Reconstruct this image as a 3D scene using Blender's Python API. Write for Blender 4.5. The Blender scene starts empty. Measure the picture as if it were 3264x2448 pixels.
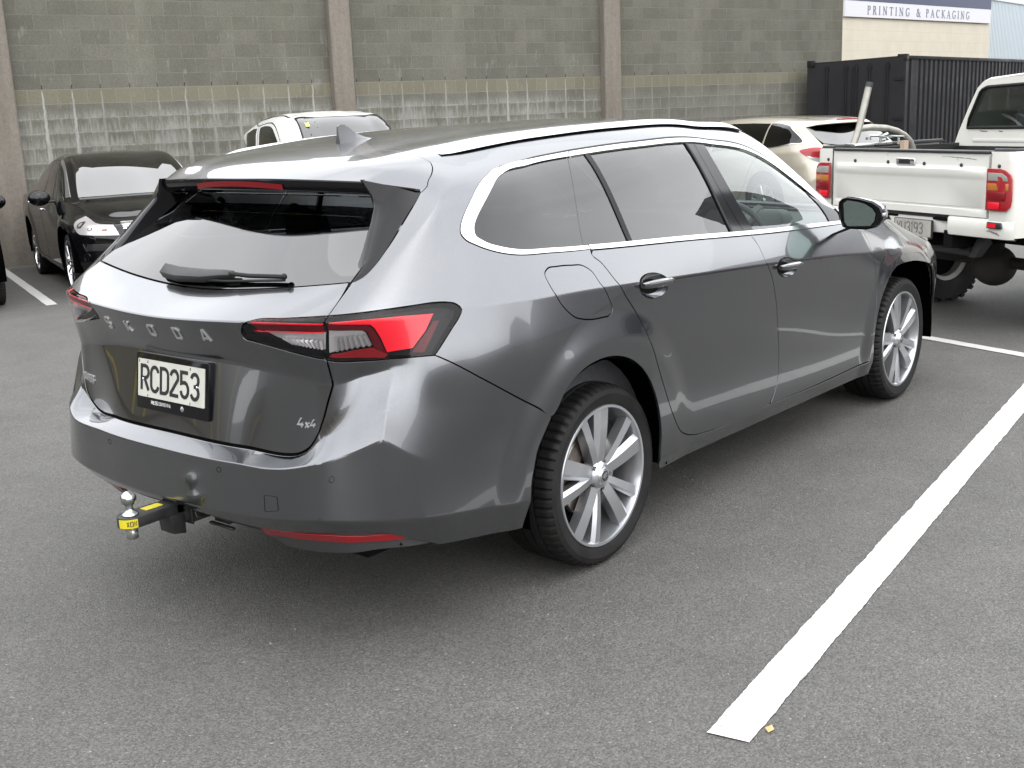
import bpy, math, random
import numpy as np
from mathutils import Vector, Matrix
from mathutils.geometry import delaunay_2d_cdt
random.seed(5); R_=math.radians
SC=bpy.context.scene; COL=SC.collection
# ---------- camera: standing behind and to the right of the estate car ----------
CAM=np.array([-3.244,-3.151,1.615]); YAW,PITCH,ROLL=.6898,.23129,-.0406
cf=np.array([math.cos(YAW)*math.cos(PITCH),math.sin(YAW)*math.cos(PITCH),-math.sin(PITCH)])
cr_=np.cross(cf,[0,0,1]); cr_/=np.linalg.norm(cr_); cu=np.cross(cr_,cf)
cr_,cu=cr_*math.cos(ROLL)+cu*math.sin(ROLL),-cr_*math.sin(ROLL)+cu*math.cos(ROLL)
cam=bpy.data.cameras.new('camera'); camo=bpy.data.objects.new('camera',cam); COL.objects.link(camo)
camo.matrix_world=Matrix([[cr_[i],cu[i],-cf[i],CAM[i]] for i in range(3)]+[[0,0,0,1]])
cam.lens=36*3669.95/3264; cam.clip_start=.05; cam.clip_end=400; SC.camera=camo
# ---------- overcast daylight ----------
SUN_EL,SUN_AZ=R_(55),R_(200)
w=bpy.data.worlds.new('World'); SC.world=w; w.use_nodes=True; nt=w.node_tree; bg=nt.nodes['Background']
sky=nt.nodes.new('ShaderNodeTexSky'); sky.sky_type='NISHITA'; sky.sun_disc=False; sky.sun_elevation=SUN_EL; sky.sun_rotation=SUN_AZ
sky.air_density=1.0; sky.dust_density=4.0; sky.ozone_density=1.0
hs=nt.nodes.new('ShaderNodeHueSaturation'); hs.inputs['Saturation'].default_value=.16; nt.links.new(sky.outputs[0],hs.inputs['Color'])
tc=nt.nodes.new('ShaderNodeTexCoord'); nz=nt.nodes.new('ShaderNodeTexNoise'); nz.inputs['Scale'].default_value=2.2; nz.inputs['Detail'].default_value=5
mp=nt.nodes.new('ShaderNodeMapping'); mp.inputs['Scale'].default_value=(1,1,2.6); nt.links.new(tc.outputs['Generated'],mp.inputs[0]); nt.links.new(mp.outputs[0],nz.inputs['Vector'])
rp=nt.nodes.new('ShaderNodeValToRGB'); rp.color_ramp.elements[0].position=.3; rp.color_ramp.elements[0].color=(8.4,8.7,9.1,1); rp.color_ramp.elements[1].position=.7; rp.color_ramp.elements[1].color=(11.6,11.7,11.9,1)
nt.links.new(nz.outputs['Fac'],rp.inputs[0])
mx=nt.nodes.new('ShaderNodeMixRGB'); mx.inputs['Fac'].default_value=.72; nt.links.new(hs.outputs[0],mx.inputs[1]); nt.links.new(rp.outputs[0],mx.inputs[2])
nt.links.new(mx.outputs[0],bg.inputs[0]); bg.inputs['Strength'].default_value=.10
sun=bpy.data.lights.new('sun','SUN'); sun.energy=.5; sun.angle=R_(150); sun.color=(1,.97,.93)
suno=bpy.data.objects.new('sun',sun); COL.objects.link(suno)
sd=Vector((math.sin(SUN_AZ)*math.cos(SUN_EL),math.cos(SUN_AZ)*math.cos(SUN_EL),math.sin(SUN_EL)))
suno.rotation_euler=sd.to_track_quat('Z','Y').to_euler()
SC.view_settings.view_transform='Standard'; SC.view_settings.look='None'; SC.view_settings.exposure=1.75; SC.view_settings.gamma=1
SC.render.engine='CYCLES'; SC.cycles.max_bounces=8; SC.cycles.transparent_max_bounces=12; SC.cycles.caustics_reflective=False; SC.cycles.caustics_refractive=False

# ---------- materials ----------
def mk(name,col=(.5,.5,.5),rough=.5,metal=0.,coat=0.,crough=.03,spec=.5,ior=1.5):
    m=bpy.data.materials.new(name); m.use_nodes=True; b=m.node_tree.nodes['Principled BSDF']
    b.inputs['Base Color'].default_value=(*col,1); b.inputs['Roughness'].default_value=rough; b.inputs['Metallic'].default_value=metal
    b.inputs['Coat Weight'].default_value=coat; b.inputs['Coat Roughness'].default_value=crough; b.inputs['IOR'].default_value=ior; b.inputs['Specular IOR Level'].default_value=spec
    m['b']=0; return m
def B(m): return m.node_tree.nodes['Principled BSDF']
class X:
    """tiny node-maths helper"""
    def __init__(s,m): s.nt=m.node_tree; s.b=B(m)
    def n(s,t,**k):
        q=s.nt.nodes.new(t)
        for a,v in k.items(): setattr(q,a,v)
        return q
    def put(s,sock,v):
        if isinstance(v,(int,float)): sock.default_value=v
        elif isinstance(v,tuple): sock.default_value=v if len(v)==4 or sock.type=='VECTOR' else (*v,1)
        else: s.nt.links.new(v,sock)
    def m(s,op,a,b=0.,c=0.):
        q=s.n('ShaderNodeMath',operation=op); s.put(q.inputs[0],a); s.put(q.inputs[1],b); s.put(q.inputs[2],c); return q.outputs[0]
    def mix(s,f,a,b,bt='MIX'):
        q=s.n('ShaderNodeMixRGB',blend_type=bt); s.put(q.inputs[0],f); s.put(q.inputs[1],a); s.put(q.inputs[2],b); return q.outputs[0]
    def co(s,kind='Object'): return s.n('ShaderNodeTexCoord').outputs[kind]
    def map(s,v,sc=(1,1,1),loc=(0,0,0)):
        q=s.n('ShaderNodeMapping'); s.put(q.inputs[0],v); q.inputs['Scale'].default_value=sc; q.inputs['Location'].default_value=loc; return q.outputs[0]
    def noise(s,v,sc=5,det=4,rough=.55,dist=0):
        q=s.n('ShaderNodeTexNoise'); s.put(q.inputs['Vector'],v); q.inputs['Scale'].default_value=sc; q.inputs['Detail'].default_value=det
        q.inputs['Roughness'].default_value=rough; q.inputs['Distortion'].default_value=dist; return q.outputs['Fac']
    def vor(s,v,sc=5,out='Distance',feat='F1'):
        q=s.n('ShaderNodeTexVoronoi',feature=feat); s.put(q.inputs['Vector'],v); q.inputs['Scale'].default_value=sc; return q.outputs[out]
    def ramp(s,f,stops):
        q=s.n('ShaderNodeValToRGB'); r=q.color_ramp
        while len(r.elements)<len(stops): r.elements.new(.5)
        for e,(p,c) in zip(r.elements,stops): e.position=p; e.color=(c,c,c,1) if isinstance(c,(int,float)) else (*c,1)
        s.put(q.inputs[0],f); return q.outputs[0]
    def sep(s,v):
        q=s.n('ShaderNodeSeparateXYZ'); s.put(q.inputs[0],v); return q.outputs
    def comb(s,x,y,z):
        q=s.n('ShaderNodeCombineXYZ'); s.put(q.inputs[0],x); s.put(q.inputs[1],y); s.put(q.inputs[2],z); return q.outputs[0]
    def smooth(s,v,a,b):
        q=s.n('ShaderNodeMapRange',interpolation_type='SMOOTHSTEP'); s.put(q.inputs[0],v); s.put(q.inputs[1],a); s.put(q.inputs[2],b); return q.outputs[0]
    def bump(s,h,st=.3,d=.01):
        q=s.n('ShaderNodeBump'); q.inputs['Strength'].default_value=st; q.inputs['Distance'].default_value=d; s.put(q.inputs['Height'],h)
        s.nt.links.new(q.outputs[0],s.b.inputs['Normal']); return q
    def base(s,c): s.put(s.b.inputs['Base Color'],c)
    def rough(s,c): s.put(s.b.inputs['Roughness'],c)
def grime(m,c0,c1,sc=3,r0=None,r1=None,bump=0,bs=60):
    x=X(m); v=x.co(); f=x.ramp(x.noise(v,sc,6,.6),[(.35,0.),(.68,1.)]); x.base(x.mix(f,c0,c1))
    if r0 is not None: x.rough(x.m('ADD',x.m('MULTIPLY',f,r1-r0),r0))
    if bump: x.bump(x.noise(v,bs,3),bump,.004)
    return m
def carpaint(name,col,metal=.75,rough=.32,flake=.06):
    m=mk(name,col,rough,metal,1.,.015); x=X(m); v=x.co()
    f=x.vor(v,900,'Color'); g=x.n('ShaderNodeRGBToBW'); x.put(g.inputs[0],f)
    x.base(x.mix(g.outputs[0],tuple(c*(1-flake*2) for c in col),tuple(min(1,c*(1+flake*4)) for c in col)))
    d=x.noise(v,1.7,5,.6); x.put(x.b.inputs['Coat Roughness'],x.m('ADD',x.m('MULTIPLY',d,.05),.0))
    return m
def glass(name,tint,refl=1.0,rough=.0,ior=1.52,f0=.085,sl=.90):
    m=bpy.data.materials.new(name); m.use_nodes=True; t=m.node_tree; t.nodes.remove(t.nodes['Principled BSDF'])
    a=t.nodes.new('ShaderNodeBsdfTransparent'); a.inputs[0].default_value=(*tint,1); g=t.nodes.new('ShaderNodeBsdfGlossy'); g.inputs['Roughness'].default_value=rough
    g.inputs[0].default_value=(refl,refl,refl,1); f=t.nodes.new('ShaderNodeFresnel'); f.inputs[0].default_value=ior
    geo=t.nodes.new('ShaderNodeNewGeometry'); k=t.nodes.new('ShaderNodeMath'); k.operation='MULTIPLY'   # plain sheet: same Fresnel from both sides
    iv=t.nodes.new('ShaderNodeMixRGB')
    f2=t.nodes.new('ShaderNodeFresnel'); f2.inputs[0].default_value=1/ior
    x=t.nodes.new('ShaderNodeMixShader'); fm=t.nodes.new('ShaderNodeMath'); fm.operation='MULTIPLY_ADD'; fm.inputs[1].default_value=1.25; fm.inputs[2].default_value=.02
    lw=t.nodes.new('ShaderNodeLayerWeight'); lw.inputs[0].default_value=.5
    pw=t.nodes.new('ShaderNodeMath'); pw.operation='POWER'; pw.inputs[1].default_value=3.6; t.links.new(lw.outputs['Facing'],pw.inputs[0])
    ad=t.nodes.new('ShaderNodeMath'); ad.operation='MULTIPLY_ADD'; ad.inputs[1].default_value=sl; ad.inputs[2].default_value=f0; ad.use_clamp=True; t.links.new(pw.outputs[0],ad.inputs[0])
    t.links.new(ad.outputs[0],x.inputs[0]); t.links.new(a.outputs[0],x.inputs[1]); t.links.new(g.outputs[0],x.inputs[2])
    o=t.nodes['Material Output']; t.links.new(x.outputs[0],o.inputs[0])
    for q in (f,geo,k,iv,f2,fm): t.nodes.remove(q)
    return m
M={}
M['paint']=carpaint('graphite_metallic_paint',(.125,.129,.138),1.,.23,.04)
M['black_paint']=mk('black_car_paint',(.003,.003,.0035),.06,0,0,spec=.4)
M['champagne']=carpaint('champagne_car_paint',(.36,.33,.27),.5,.35)
M['white_paint']=grime(mk('white_car_paint',(.74,.74,.70),.3,0,.6),(.60,.60,.58),(.56,.55,.51),1.5,.22,.4)
M['old_white']=grime(mk('worn_white_paint',(.70,.69,.64),.4,0,.3,.12),(.59,.585,.55),(.54,.53,.485),1.3,.3,.5)
M['chrome']=mk('satin_chrome',(.66,.67,.69),.14,1.)
M['bright']=mk('bright_chrome',(.9,.9,.92),.05,1.)
M['gap']=mk('shadow_gap_black',(.002,.002,.002),.9,spec=.1)
M['rubber']=mk('black_rubber',(.007,.007,.007),.55,spec=.25)
M['plastic']=grime(mk('black_plastic',(.02,.02,.021),.45),(.011,.011,.012),(.018,.018,.018),8,.35,.6)
M['gloss']=mk('gloss_black_trim',(.006,.006,.007),.09,0,0,spec=.25)
M['glass_dark']=glass('privacy_glass',(.05,.055,.06),f0=.050)
M['glass_rear']=glass('tail_window_glass',(.08,.09,.095),f0=.105)
M['glass_clear']=glass('pale_green_glass',(.70,.79,.76),f0=.05)
M['lens']=glass('clear_lamp_lens',(.96,.93,.93),f0=.02,sl=.3)
M['red']=mk('red_lamp_plastic',(.60,.003,.016),.3,0,.1)
M['badge']=mk('badge_chrome',(.42,.42,.42),.3,.6)
M['alu']=mk('bright_aluminium',(.62,.63,.65),.28,1.)
M['valance']=mk('grey_valance_plastic',(.055,.055,.056),.4,spec=.4)
M['darkred']=mk('deep_red_lamp_plastic',(.06,.001,.004),.3,0,0,spec=.25)
M['dimred']=mk('dull_red_lamp_plastic',(.15,.004,.008),.3,0,.1,spec=.3)
M['reflector']=mk('red_reflector',(.26,.004,.009),.3,0,.4)
M['housing']=mk('lamp_housing_black',(.006,.006,.007),.4,spec=.12)
M['arch']=mk('arch_liner_black',(.0015,.0015,.0015),1.,spec=0.)
M['silver']=mk('silvered_reflector',(.50,.51,.52),.3,.7)
M['amber']=mk('amber_lens',(.36,.13,.02),.3,0,.4)
M['rim']=mk('silver_alloy',(.44,.45,.47),.28,.85,.4,.08)
M['rimdark']=grime(mk('grey_alloy_barrel',(.22,.22,.23),.45,.8),(.16,.16,.165),(.08,.07,.065),5)
M['disc']=grime(mk('brake_disc_steel',(.28,.25,.23),.4,.9),(.32,.29,.27),(.18,.12,.09),20)
M['under']=mk('underbody_black',(.004,.004,.004),.9,spec=.1)
M['seat']=grime(mk('dark_seat_fabric',(.03,.03,.032),.85),(.03,.03,.032),(.045,.045,.048),30)
M['dash']=mk('dashboard_plastic',(.05,.055,.055),.6)
M['plate']=grime(mk('number_plate_white',(.72,.72,.66),.35),(.47,.47,.43),(.40,.40,.355),12)
M['ink']=mk('plate_black',(.01,.01,.012),.4)
M['white_ink']=mk('white_print',(.5,.5,.5),.5)
M['yellow']=mk('yellow_label',(.52,.44,.015),.4,0,.3)
M['steel']=grime(mk('zinc_plated_steel',(.62,.64,.63),.25,1.),(.52,.54,.52),(.34,.36,.34),15,.15,.35)
M['blackmetal']=grime(mk('black_powdercoat',(.015,.015,.016),.4),(.009,.009,.0095),(.018,.018,.018),25,.35,.55)
M['mirror']=mk('mirror_glass',(.32,.40,.38),.02,1.)

# ---------- small mesh helpers ----------
class MB:
    def __init__(s): s.v=[]; s.f=[]
    def add(s,v,f):
        b=len(s.v); s.v+=[tuple(map(float,p)) for p in v]; s.f+=[tuple(b+i for i in q) for q in f]; return s
    def box(s,a,b,Mx=None):
        (x0,y0,z0),(x1,y1,z1)=a,b
        v=[(x0,y0,z0),(x1,y0,z0),(x1,y1,z0),(x0,y1,z0),(x0,y0,z1),(x1,y0,z1),(x1,y1,z1),(x0,y1,z1)]
        if Mx is not None: v=[tuple(Mx@Vector(p)) for p in v]
        return s.add(v,[(0,3,2,1),(4,5,6,7),(0,1,5,4),(1,2,6,5),(2,3,7,6),(3,0,4,7)])
    def hexa(s,bot,top):   # two quads, counter-clockwise seen from outside top
        return s.add(list(bot)+list(top),[(0,3,2,1),(4,5,6,7),(0,1,5,4),(1,2,6,5),(2,3,7,6),(3,0,4,7)])
    def tube(s,pts,r,n=12,cap=True,closed=False,up=None):
        P=[np.array(p,float) for p in pts]; m=len(P); rr=r if hasattr(r,'__len__') else [r]*m; V=[];nprev=None
        for i in range(m):
            if closed: t=P[(i+1)%m]-P[i-1]
            else: t=P[min(i+1,m-1)]-P[max(i-1,0)]
            t=t/np.linalg.norm(t)
            if nprev is None:
                a=np.array([0,0,1.]) if abs(t[2])<.9 else np.array([1.,0,0]); nprev=np.cross(t,a)
            nn=nprev-t*np.dot(nprev,t); nn/=np.linalg.norm(nn); nprev=nn; bb=np.cross(t,nn)
            for k in range(n):
                a=2*math.pi*k/n; V.append(P[i]+(nn*math.cos(a)+bb*math.sin(a))*rr[i])
        F=[(i*n+k,i*n+(k+1)%n,((i+1)%m)*n+(k+1)%n,((i+1)%m)*n+k) for i in range(m if closed else m-1) for k in range(n)]
        if cap and not closed: F+=[tuple(range(n))[::-1],tuple((m-1)*n+k for k in range(n))]
        return s.add(V,F)
    def lathe(s,prof,n=48,axis='Y',c=(0,0,0)):  # prof: (radius, along)
        V=[];m=len(prof)
        for k in range(n):
            a=2*math.pi*k/n; ca,sa=math.cos(a),math.sin(a)
            for r,h in prof:
                p=(r*ca,h,r*sa) if axis=='Y' else ((r*ca,r*sa,h) if axis=='Z' else (h,r*ca,r*sa))
                V.append((p[0]+c[0],p[1]+c[1],p[2]+c[2]))
        F=[(k*m+i,((k+1)%n)*m+i,((k+1)%n)*m+i+1,k*m+i+1) for k in range(n) for i in range(m-1)]
        if axis in('Z',): F=[f for f in F]
        return s.add(V,F)
    def sphere(s,c,r,n=16,sc=(1,1,1)):
        pr=[(max(1e-4,r*math.sin(math.pi*i/n)),-r*math.cos(math.pi*i/n)) for i in range(n+1)]
        V=[]
        for k in range(2*n):
            a=math.pi*k/n
            for q,h in pr: V.append((c[0]+q*math.cos(a)*sc[0],c[1]+q*math.sin(a)*sc[1],c[2]+h*sc[2]))
        m=n+1
        return s.add(V,[(k*m+i,((k+1)%(2*n))*m+i,((k+1)%(2*n))*m+i+1,k*m+i+1) for k in range(2*n) for i in range(n)])
    def prism(s,poly,d0,d1,fr=lambda x,y,z:(x,y,z)):  # 2-D outline (ccw) pushed between two depths
        n=len(poly); V=[fr(x,y,d0) for x,y in poly]+[fr(x,y,d1) for x,y in poly]
        return s.add(V,[tuple(range(n))[::-1],tuple(range(n,2*n))]+[(i,(i+1)%n,n+(i+1)%n,n+i) for i in range(n)])
    def make(s,name,mat,parent=None,smooth=False,bevel=0,seg=2,angle=35,loc=None,recalc=True):
        me=bpy.data.meshes.new(name); me.from_pydata(s.v,[],s.f)
        import bmesh
        bm=bmesh.new(); bm.from_mesh(me)
        if recalc: bmesh.ops.recalc_face_normals(bm,faces=bm.faces)
        if bevel>0:
            ee=[e for e in bm.edges if len(e.link_faces)==2 and e.calc_face_angle(0)>R_(angle)]
            bmesh.ops.bevel(bm,geom=ee,offset=bevel,segments=seg,affect='EDGES',profile=.5,clamp_overlap=True)
        bm.to_mesh(me); bm.free()
        if smooth or bevel>0:
            me.polygons.foreach_set('use_smooth',[True]*len(me.polygons))
            try: me.set_sharp_from_angle(angle=R_(angle+5 if bevel==0 else 50))
            except Exception: pass
        if mat: me.materials.append(mat)
        o=bpy.data.objects.new(name,me); COL.objects.link(o)
        if parent: o.parent=parent
        if loc: o.location=loc
        return o
def tag(o,label=None,cat=None,group=None,kind=None):
    if label: o['label']=label
    if cat: o['category']=cat
    if group: o['group']=group
    if kind: o['kind']=kind
    return o
def empty(name,loc=(0,0,0),rz=0,label=None,cat=None,group=None):
    o=bpy.data.objects.new(name,None); COL.objects.link(o); o.location=loc; o.rotation_euler=(0,0,rz); o.empty_display_size=.2
    return tag(o,label,cat,group)
def copy_tree(o,parent=None):
    c=o.copy(); COL.objects.link(c)
    if parent is not None: c.parent=parent
    for ch in list(o.children): copy_tree(ch,c)
    return c
def ribbon(mb,pts,wd,fr,d0=0.,d1=.003,closed=False):
    """a pen stroke of width wd in a local plane; fr maps (x,y,depth) to space"""
    P=[np.array(p,float) for p in pts]; P=[P[0]]+[b for a,b in zip(P,P[1:]) if np.linalg.norm(b-a)>1e-6]
    if len(P)>2 and np.linalg.norm(P[0]-P[-1])<1e-6: P=P[:-1]; closed=True
    n=len(P); L=[];R=[]
    for i in range(n):
        a=P[i-1] if (i>0 or closed) else P[i]; b=P[(i+1)%n] if (i<n-1 or closed) else P[i]
        t0=P[i]-a; t1=b-P[i]
        t0=t0/np.linalg.norm(t0) if np.linalg.norm(t0)>1e-9 else None; t1=t1/np.linalg.norm(t1) if np.linalg.norm(t1)>1e-9 else None
        if t0 is None: t0=t1
        if t1 is None: t1=t0
        m=t0+t1; m/=max(np.linalg.norm(m),1e-6); nn=np.array([-m[1],m[0]]); k=wd/2/max(.45,abs(np.dot(nn,[-t0[1],t0[0]])))
        L.append(P[i]+nn*k); R.append(P[i]-nn*k)
    V=[]
    for l,r in zip(L,R): V+=[fr(r[0],r[1],d0),fr(l[0],l[1],d0),fr(r[0],r[1],d1),fr(l[0],l[1],d1)]
    F=[]
    for i in range(n if closed else n-1):
        a=4*i; b=4*((i+1)%n)
        F+=[(a+2,b+2,b+3,a+3),(a,a+1,b+1,b),(a,b,b+2,a+2),(a+1,a+3,b+3,b+1)]
    if not closed: F+=[(0,2,3,1),(4*n-4,4*n-3,4*n-1,4*n-2)]
    mb.add(V,F)
def letters(name,mat,par,text,fr,h,sp=.22,wx=1.,pen=.14,d1=.002,recalc=False):
    x=0.
    for ch in text:
        if ch==' ': x+=.45*wx*h; continue
        mb=MB()
        for k,st in enumerate(GL[ch][1]): ribbon(mb,[(x+px*wx*h,py*h) for px,py in st],pen*h,fr,0,d1+k*.0003)
        mb.make(name,mat,par,recalc=recalc); x+=(GL[ch][0]*wx+sp)*h
    return x
def arc(cx,cy,rx,ry,a0,a1,n=8): return [(cx+rx*math.cos(R_(a0+(a1-a0)*i/n)),cy+ry*math.sin(R_(a0+(a1-a0)*i/n))) for i in range(n+1)]
# stroke glyphs in a unit box (x 0..w, y 0..1); each is (width, [(points, closed, kind)])
r_=.26
GL={
'R':(.52,[[(0,0),(0,1),(.26,1)]+arc(.26,.75,.26,.25,90,-90,8)+[(0,.5)],[(.22,.5),(.52,0)]]),
'C':(.52,[arc(.26,.74,.26,.26,10,180,8)+[(0,.5)]+arc(.26,.26,.26,.26,180,350,8)]),
'D':(.52,[[(0,0),(0,1),(.26,1)]+arc(.26,.74,.26,.26,90,0,5)+[(.52,.5)]+arc(.26,.26,.26,.26,0,-90,5)+[(0,0)]]),
'2':(.52,[arc(.26,.74,.26,.26,170,-20,9)+[(0,.08),(0,0),(.54,0)]]),
'5':(.52,[[(.5,1),(.03,1),(.03,.56),(.2,.6)]+arc(.26,.3,.26,.3,75,-170,10)]),
'3':(.52,[arc(.26,.75,.25,.25,165,-90,9)+[(.2,.5)],[(.2,.503)]+arc(.26,.25,.26,.253,90,-165,9)]),
'1':(.2,[[(.0,.82),(.12,1),(.12,0)]]),
'9':(.52,[arc(.26,.72,.25,.28,0,360,12),[(.51,.74)]+arc(.2,.5,.31,.5,10,-65,6)]),
'Y':(.52,[[(0,1),(.26,.5),(.52,1)],[(.26,.5),(.26,0)]]),
'U':(.52,[[(0,1),(0,.26)]+arc(.26,.26,.26,.26,180,360,8)+[(.52,1)]]),
'S':(.6,[[(.6,.86),(.54,1),(.08,1),(.0,.92),(0,.62),(.08,.53),(.52,.47),(.6,.38),(.6,.08),(.52,0),(.06,0),(0,.14)]]),
'K':(.6,[[(0,0),(0,1)],[(.62,1),(.08,.5),(.66,0)]]),
'O':(.72,[[(.1,0),(.62,0),(.72,.1),(.72,.9),(.62,1),(.1,1),(0,.9),(0,.1),(.1,0)]]),
'DS':(.7,[[(0,0),(0,1),(.45,1),(.68,.78),(.68,.1),(.6,0),(0,0)]]),
'A':(.78,[[(0,0),(.30,1),(.42,1),(.80,0)],[(.1,.24),(.66,.24)]]),
'4':(.62,[[(.3,1),(0,.3),(.62,.3)],[(.46,.55),(.46,0)]]),
'x':(.4,[[(0,0),(.4,.6)],[(0,.6),(.4,0)]]),
'P':(.5,[[(0,0),(0,1),(.3,1)]+arc(.3,.76,.2,.24,90,-90,6)+[(0,.52)]]),
'E':(.46,[[(.46,1),(0,1),(0,0),(.46,0)],[(0,.52),(.4,.52)]]),
'B':(.52,[[(0,0),(0,1),(.3,1)]+arc(.3,.77,.2,.23,90,-90,6)+[(0,.54)],[(.3,.54)]+arc(.3,.27,.22,.27,90,-90,6)+[(0,0)]]),
'M':(.7,[[(0,0),(0,1),(.35,.35),(.7,1),(.7,0)]]),
'I':(.0,[[(0,0),(0,1)]]),
'L':(.42,[[(0,1),(0,0),(.42,0)]]),
'N':(.56,[[(0,0),(0,1),(.56,0),(.56,1)]]),
'T':(.5,[[(0,1),(.5,1)],[(.25,1),(.25,0)]]),
'X':(.5,[[(0,0),(.5,1)],[(0,1),(.5,0)]]),
}
def write(mb,text,fr,h,sp=.22,wx=1.,pen=.14,d0=0.,d1=.002):
    x=0.; k=0
    for ch in text:
        if ch==' ': x+=.45*wx*h; continue
        g=GL[ch]
        for st in g[1]:
            ribbon(mb,[(x+px*wx*h,py*h) for px,py in st],pen*h,fr,d0,d1+k%3*.0003); k+=1
        x+=(g[0]*wx+sp)*h
    return x
# ---- control net of the estate car's outer skin: rows from the sill (0) to the roof centre line (10),
# columns from the middle of the tail (0) round the corner and forward to the nose (18)
NET = [
 # row 0 lower edge
 [(-1.10,0,.305),(-1.085,.35,.306),(-1.055,.56,.307),(-1.03,.67,.320),(-.985,.75,.335),(-.93,.815,.34),(-.85,.857,.340),(-.72,.88,.325),(-.50,.89,.295),(0,.885,.265),(.6,.885,.262),(1.3,.885,.25),(1.9,.885,.24),(2.35,.885,.235),(2.84,.88,.26),(3.3,.84,.28),(3.62,.68,.27),(3.76,.4,.25),(3.8,0,.25)],
 # row 1 low crease
 [(-1.225,0,.447),(-1.212,.35,.45),(-1.185,.58,.466),(-1.151,.673,.472),(-1.088,.750,.466),(-1.014,.816,.458),(-.912,.870,.449),(-.76,.897,.428),(-.50,.912,.39),(0,.912,.325),(.6,.905,.312),(1.3,.905,.306),(1.9,.905,.303),(2.35,.905,.303),(2.84,.91,.33),(3.3,.88,.40),(3.66,.72,.42),(3.82,.4,.42),(3.86,0,.42)],
 # row 2 bumper ledge / lower door
 [(-1.222,0,.614),(-1.208,.35,.617),(-1.180,.575,.628),(-1.135,.672,.648),(-1.074,.745,.674),(-1.015,.82,.71),(-.930,.868,.645),(-.78,.900,.605),(-.55,.918,.565),(0,.922,.50),(.6,.918,.47),(1.3,.916,.46),(1.9,.916,.46),(2.35,.918,.47),(2.84,.925,.50),(3.3,.89,.55),(3.68,.73,.58),(3.84,.4,.58),(3.88,0,.58)],
 # row 3 foot of the tailgate / mid door
 [(-1.166,0,.648),(-1.148,.35,.645),(-1.098,.555,.646),(-1.088,.645,.705),(-1.035,.735,.75),(-.985,.816,.80),(-.888,.870,.777),(-.73,.914,.744),(-.48,.932,.712),(0,.934,.66),(.6,.926,.63),(1.3,.924,.61),(1.9,.922,.61),(2.35,.924,.62),(2.84,.928,.64),(3.3,.89,.66),(3.68,.73,.68),(3.83,.4,.68),(3.87,0,.68)],
 # row 4 crease above the number plate
 [(-1.126,0,.905),(-1.106,.35,.900),(-1.083,.56,.881),(-1.060,.669,.866),(-.990,.727,.884),(-.934,.80,.906),(-.866,.866,.916),(-.71,.914,.905),(-.46,.936,.888),(0,.942,.85),(.6,.934,.82),(1.3,.930,.79),(1.9,.928,.77),(2.35,.925,.755),(2.84,.918,.745),(3.3,.87,.74),(3.64,.72,.75),(3.79,.4,.76),(3.83,0,.76)],
 # row 5 shoulder crease
 [(-1.187,0,1.034),(-1.168,.35,1.044),(-1.130,.56,1.052),(-1.088,.68,1.055),(-1.03,.745,1.057),(-.945,.800,1.057),(-.845,.845,1.055),(-.70,.885,1.052),(-.45,.912,1.041),(0,.930,1.019),(.6,.931,.985),(1.3,.930,.944),(1.9,.924,.903),(2.35,.912,.866),(2.84,.885,.845),(3.3,.82,.82),(3.60,.68,.80),(3.73,.4,.80),(3.77,0,.80)],
 # row 6 waistline
 [(-1.022,0,1.100),(-1.004,.35,1.118),(-.972,.56,1.138),(-.950,.672,1.150),(-.90,.725,1.165),(-.835,.762,1.178),(-.755,.790,1.188),(-.62,.818,1.192),(-.42,.840,1.183),(0,.855,1.151),(.6,.862,1.117),(1.3,.861,1.073),(1.9,.849,1.043),(2.35,.826,1.018),(2.84,.775,.975),(3.25,.69,.905),(3.50,.55,.86),(3.62,.33,.855),(3.65,0,.86)],
 # row 7 top of the side windows / top of the tail window
 [(-.72,0,1.395),(-.71,.35,1.393),(-.68,.56,1.39),(-.641,.671,1.397),(-.60,.675,1.413),(-.55,.677,1.427),(-.48,.676,1.438),(-.38,.673,1.447),(-.24,.669,1.456),(0,.664,1.470),(.54,.66,1.489),(1.1,.66,1.477),(1.65,.68,1.366),(2.27,.77,1.037),(2.75,.71,1.005),(3.18,.60,.935),(3.42,.47,.885),(3.53,.28,.875),(3.56,0,.88)],
 # row 8 roof rail line
 [(-.742,.516,1.427)]*3+[(-.742,.516,1.427),(-.66,.555,1.453),(-.60,.57,1.468),(-.52,.575,1.481),(-.41,.576,1.494),(-.26,.576,1.508),(0,.576,1.527),(.54,.576,1.545),(1.12,.576,1.532),(1.72,.61,1.432),(2.42,.70,1.055),(2.80,.58,1.025),(3.22,.48,.955),(3.42,.38,.90),(3.5,.22,.885),(3.52,0,.89)],
 # row 9
 [(-.808,.228,1.438)]*3+[(-.808,.228,1.438),(-.70,.29,1.472),(-.62,.30,1.488),(-.53,.30,1.501),(-.41,.30,1.516),(-.26,.30,1.530),(0,.30,1.550),(.54,.30,1.570),(1.14,.30,1.560),(1.76,.33,1.458),(2.54,.36,1.065),(2.86,.32,1.04),(3.26,.26,.965),(3.44,.2,.905),(3.5,.1,.89),(3.51,0,.892)],
 # row 10 roof centre line
 [(-.83,0,1.440)]*3+[(-.83,0,1.440),(-.71,0,1.477),(-.63,0,1.494),(-.54,0,1.508),(-.42,0,1.523),(-.26,0,1.538),(0,0,1.557),(.54,0,1.578),(1.15,0,1.568),(1.78,0,1.467),(2.58,0,1.07),(2.88,0,1.045),(3.28,0,.97),(3.45,0,.91),(3.5,0,.895),(3.51,0,.893)],
]
VK = [0,.085,.27,.42,.60,.755,.90,1.27,1.375,1.655,1.955]
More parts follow.
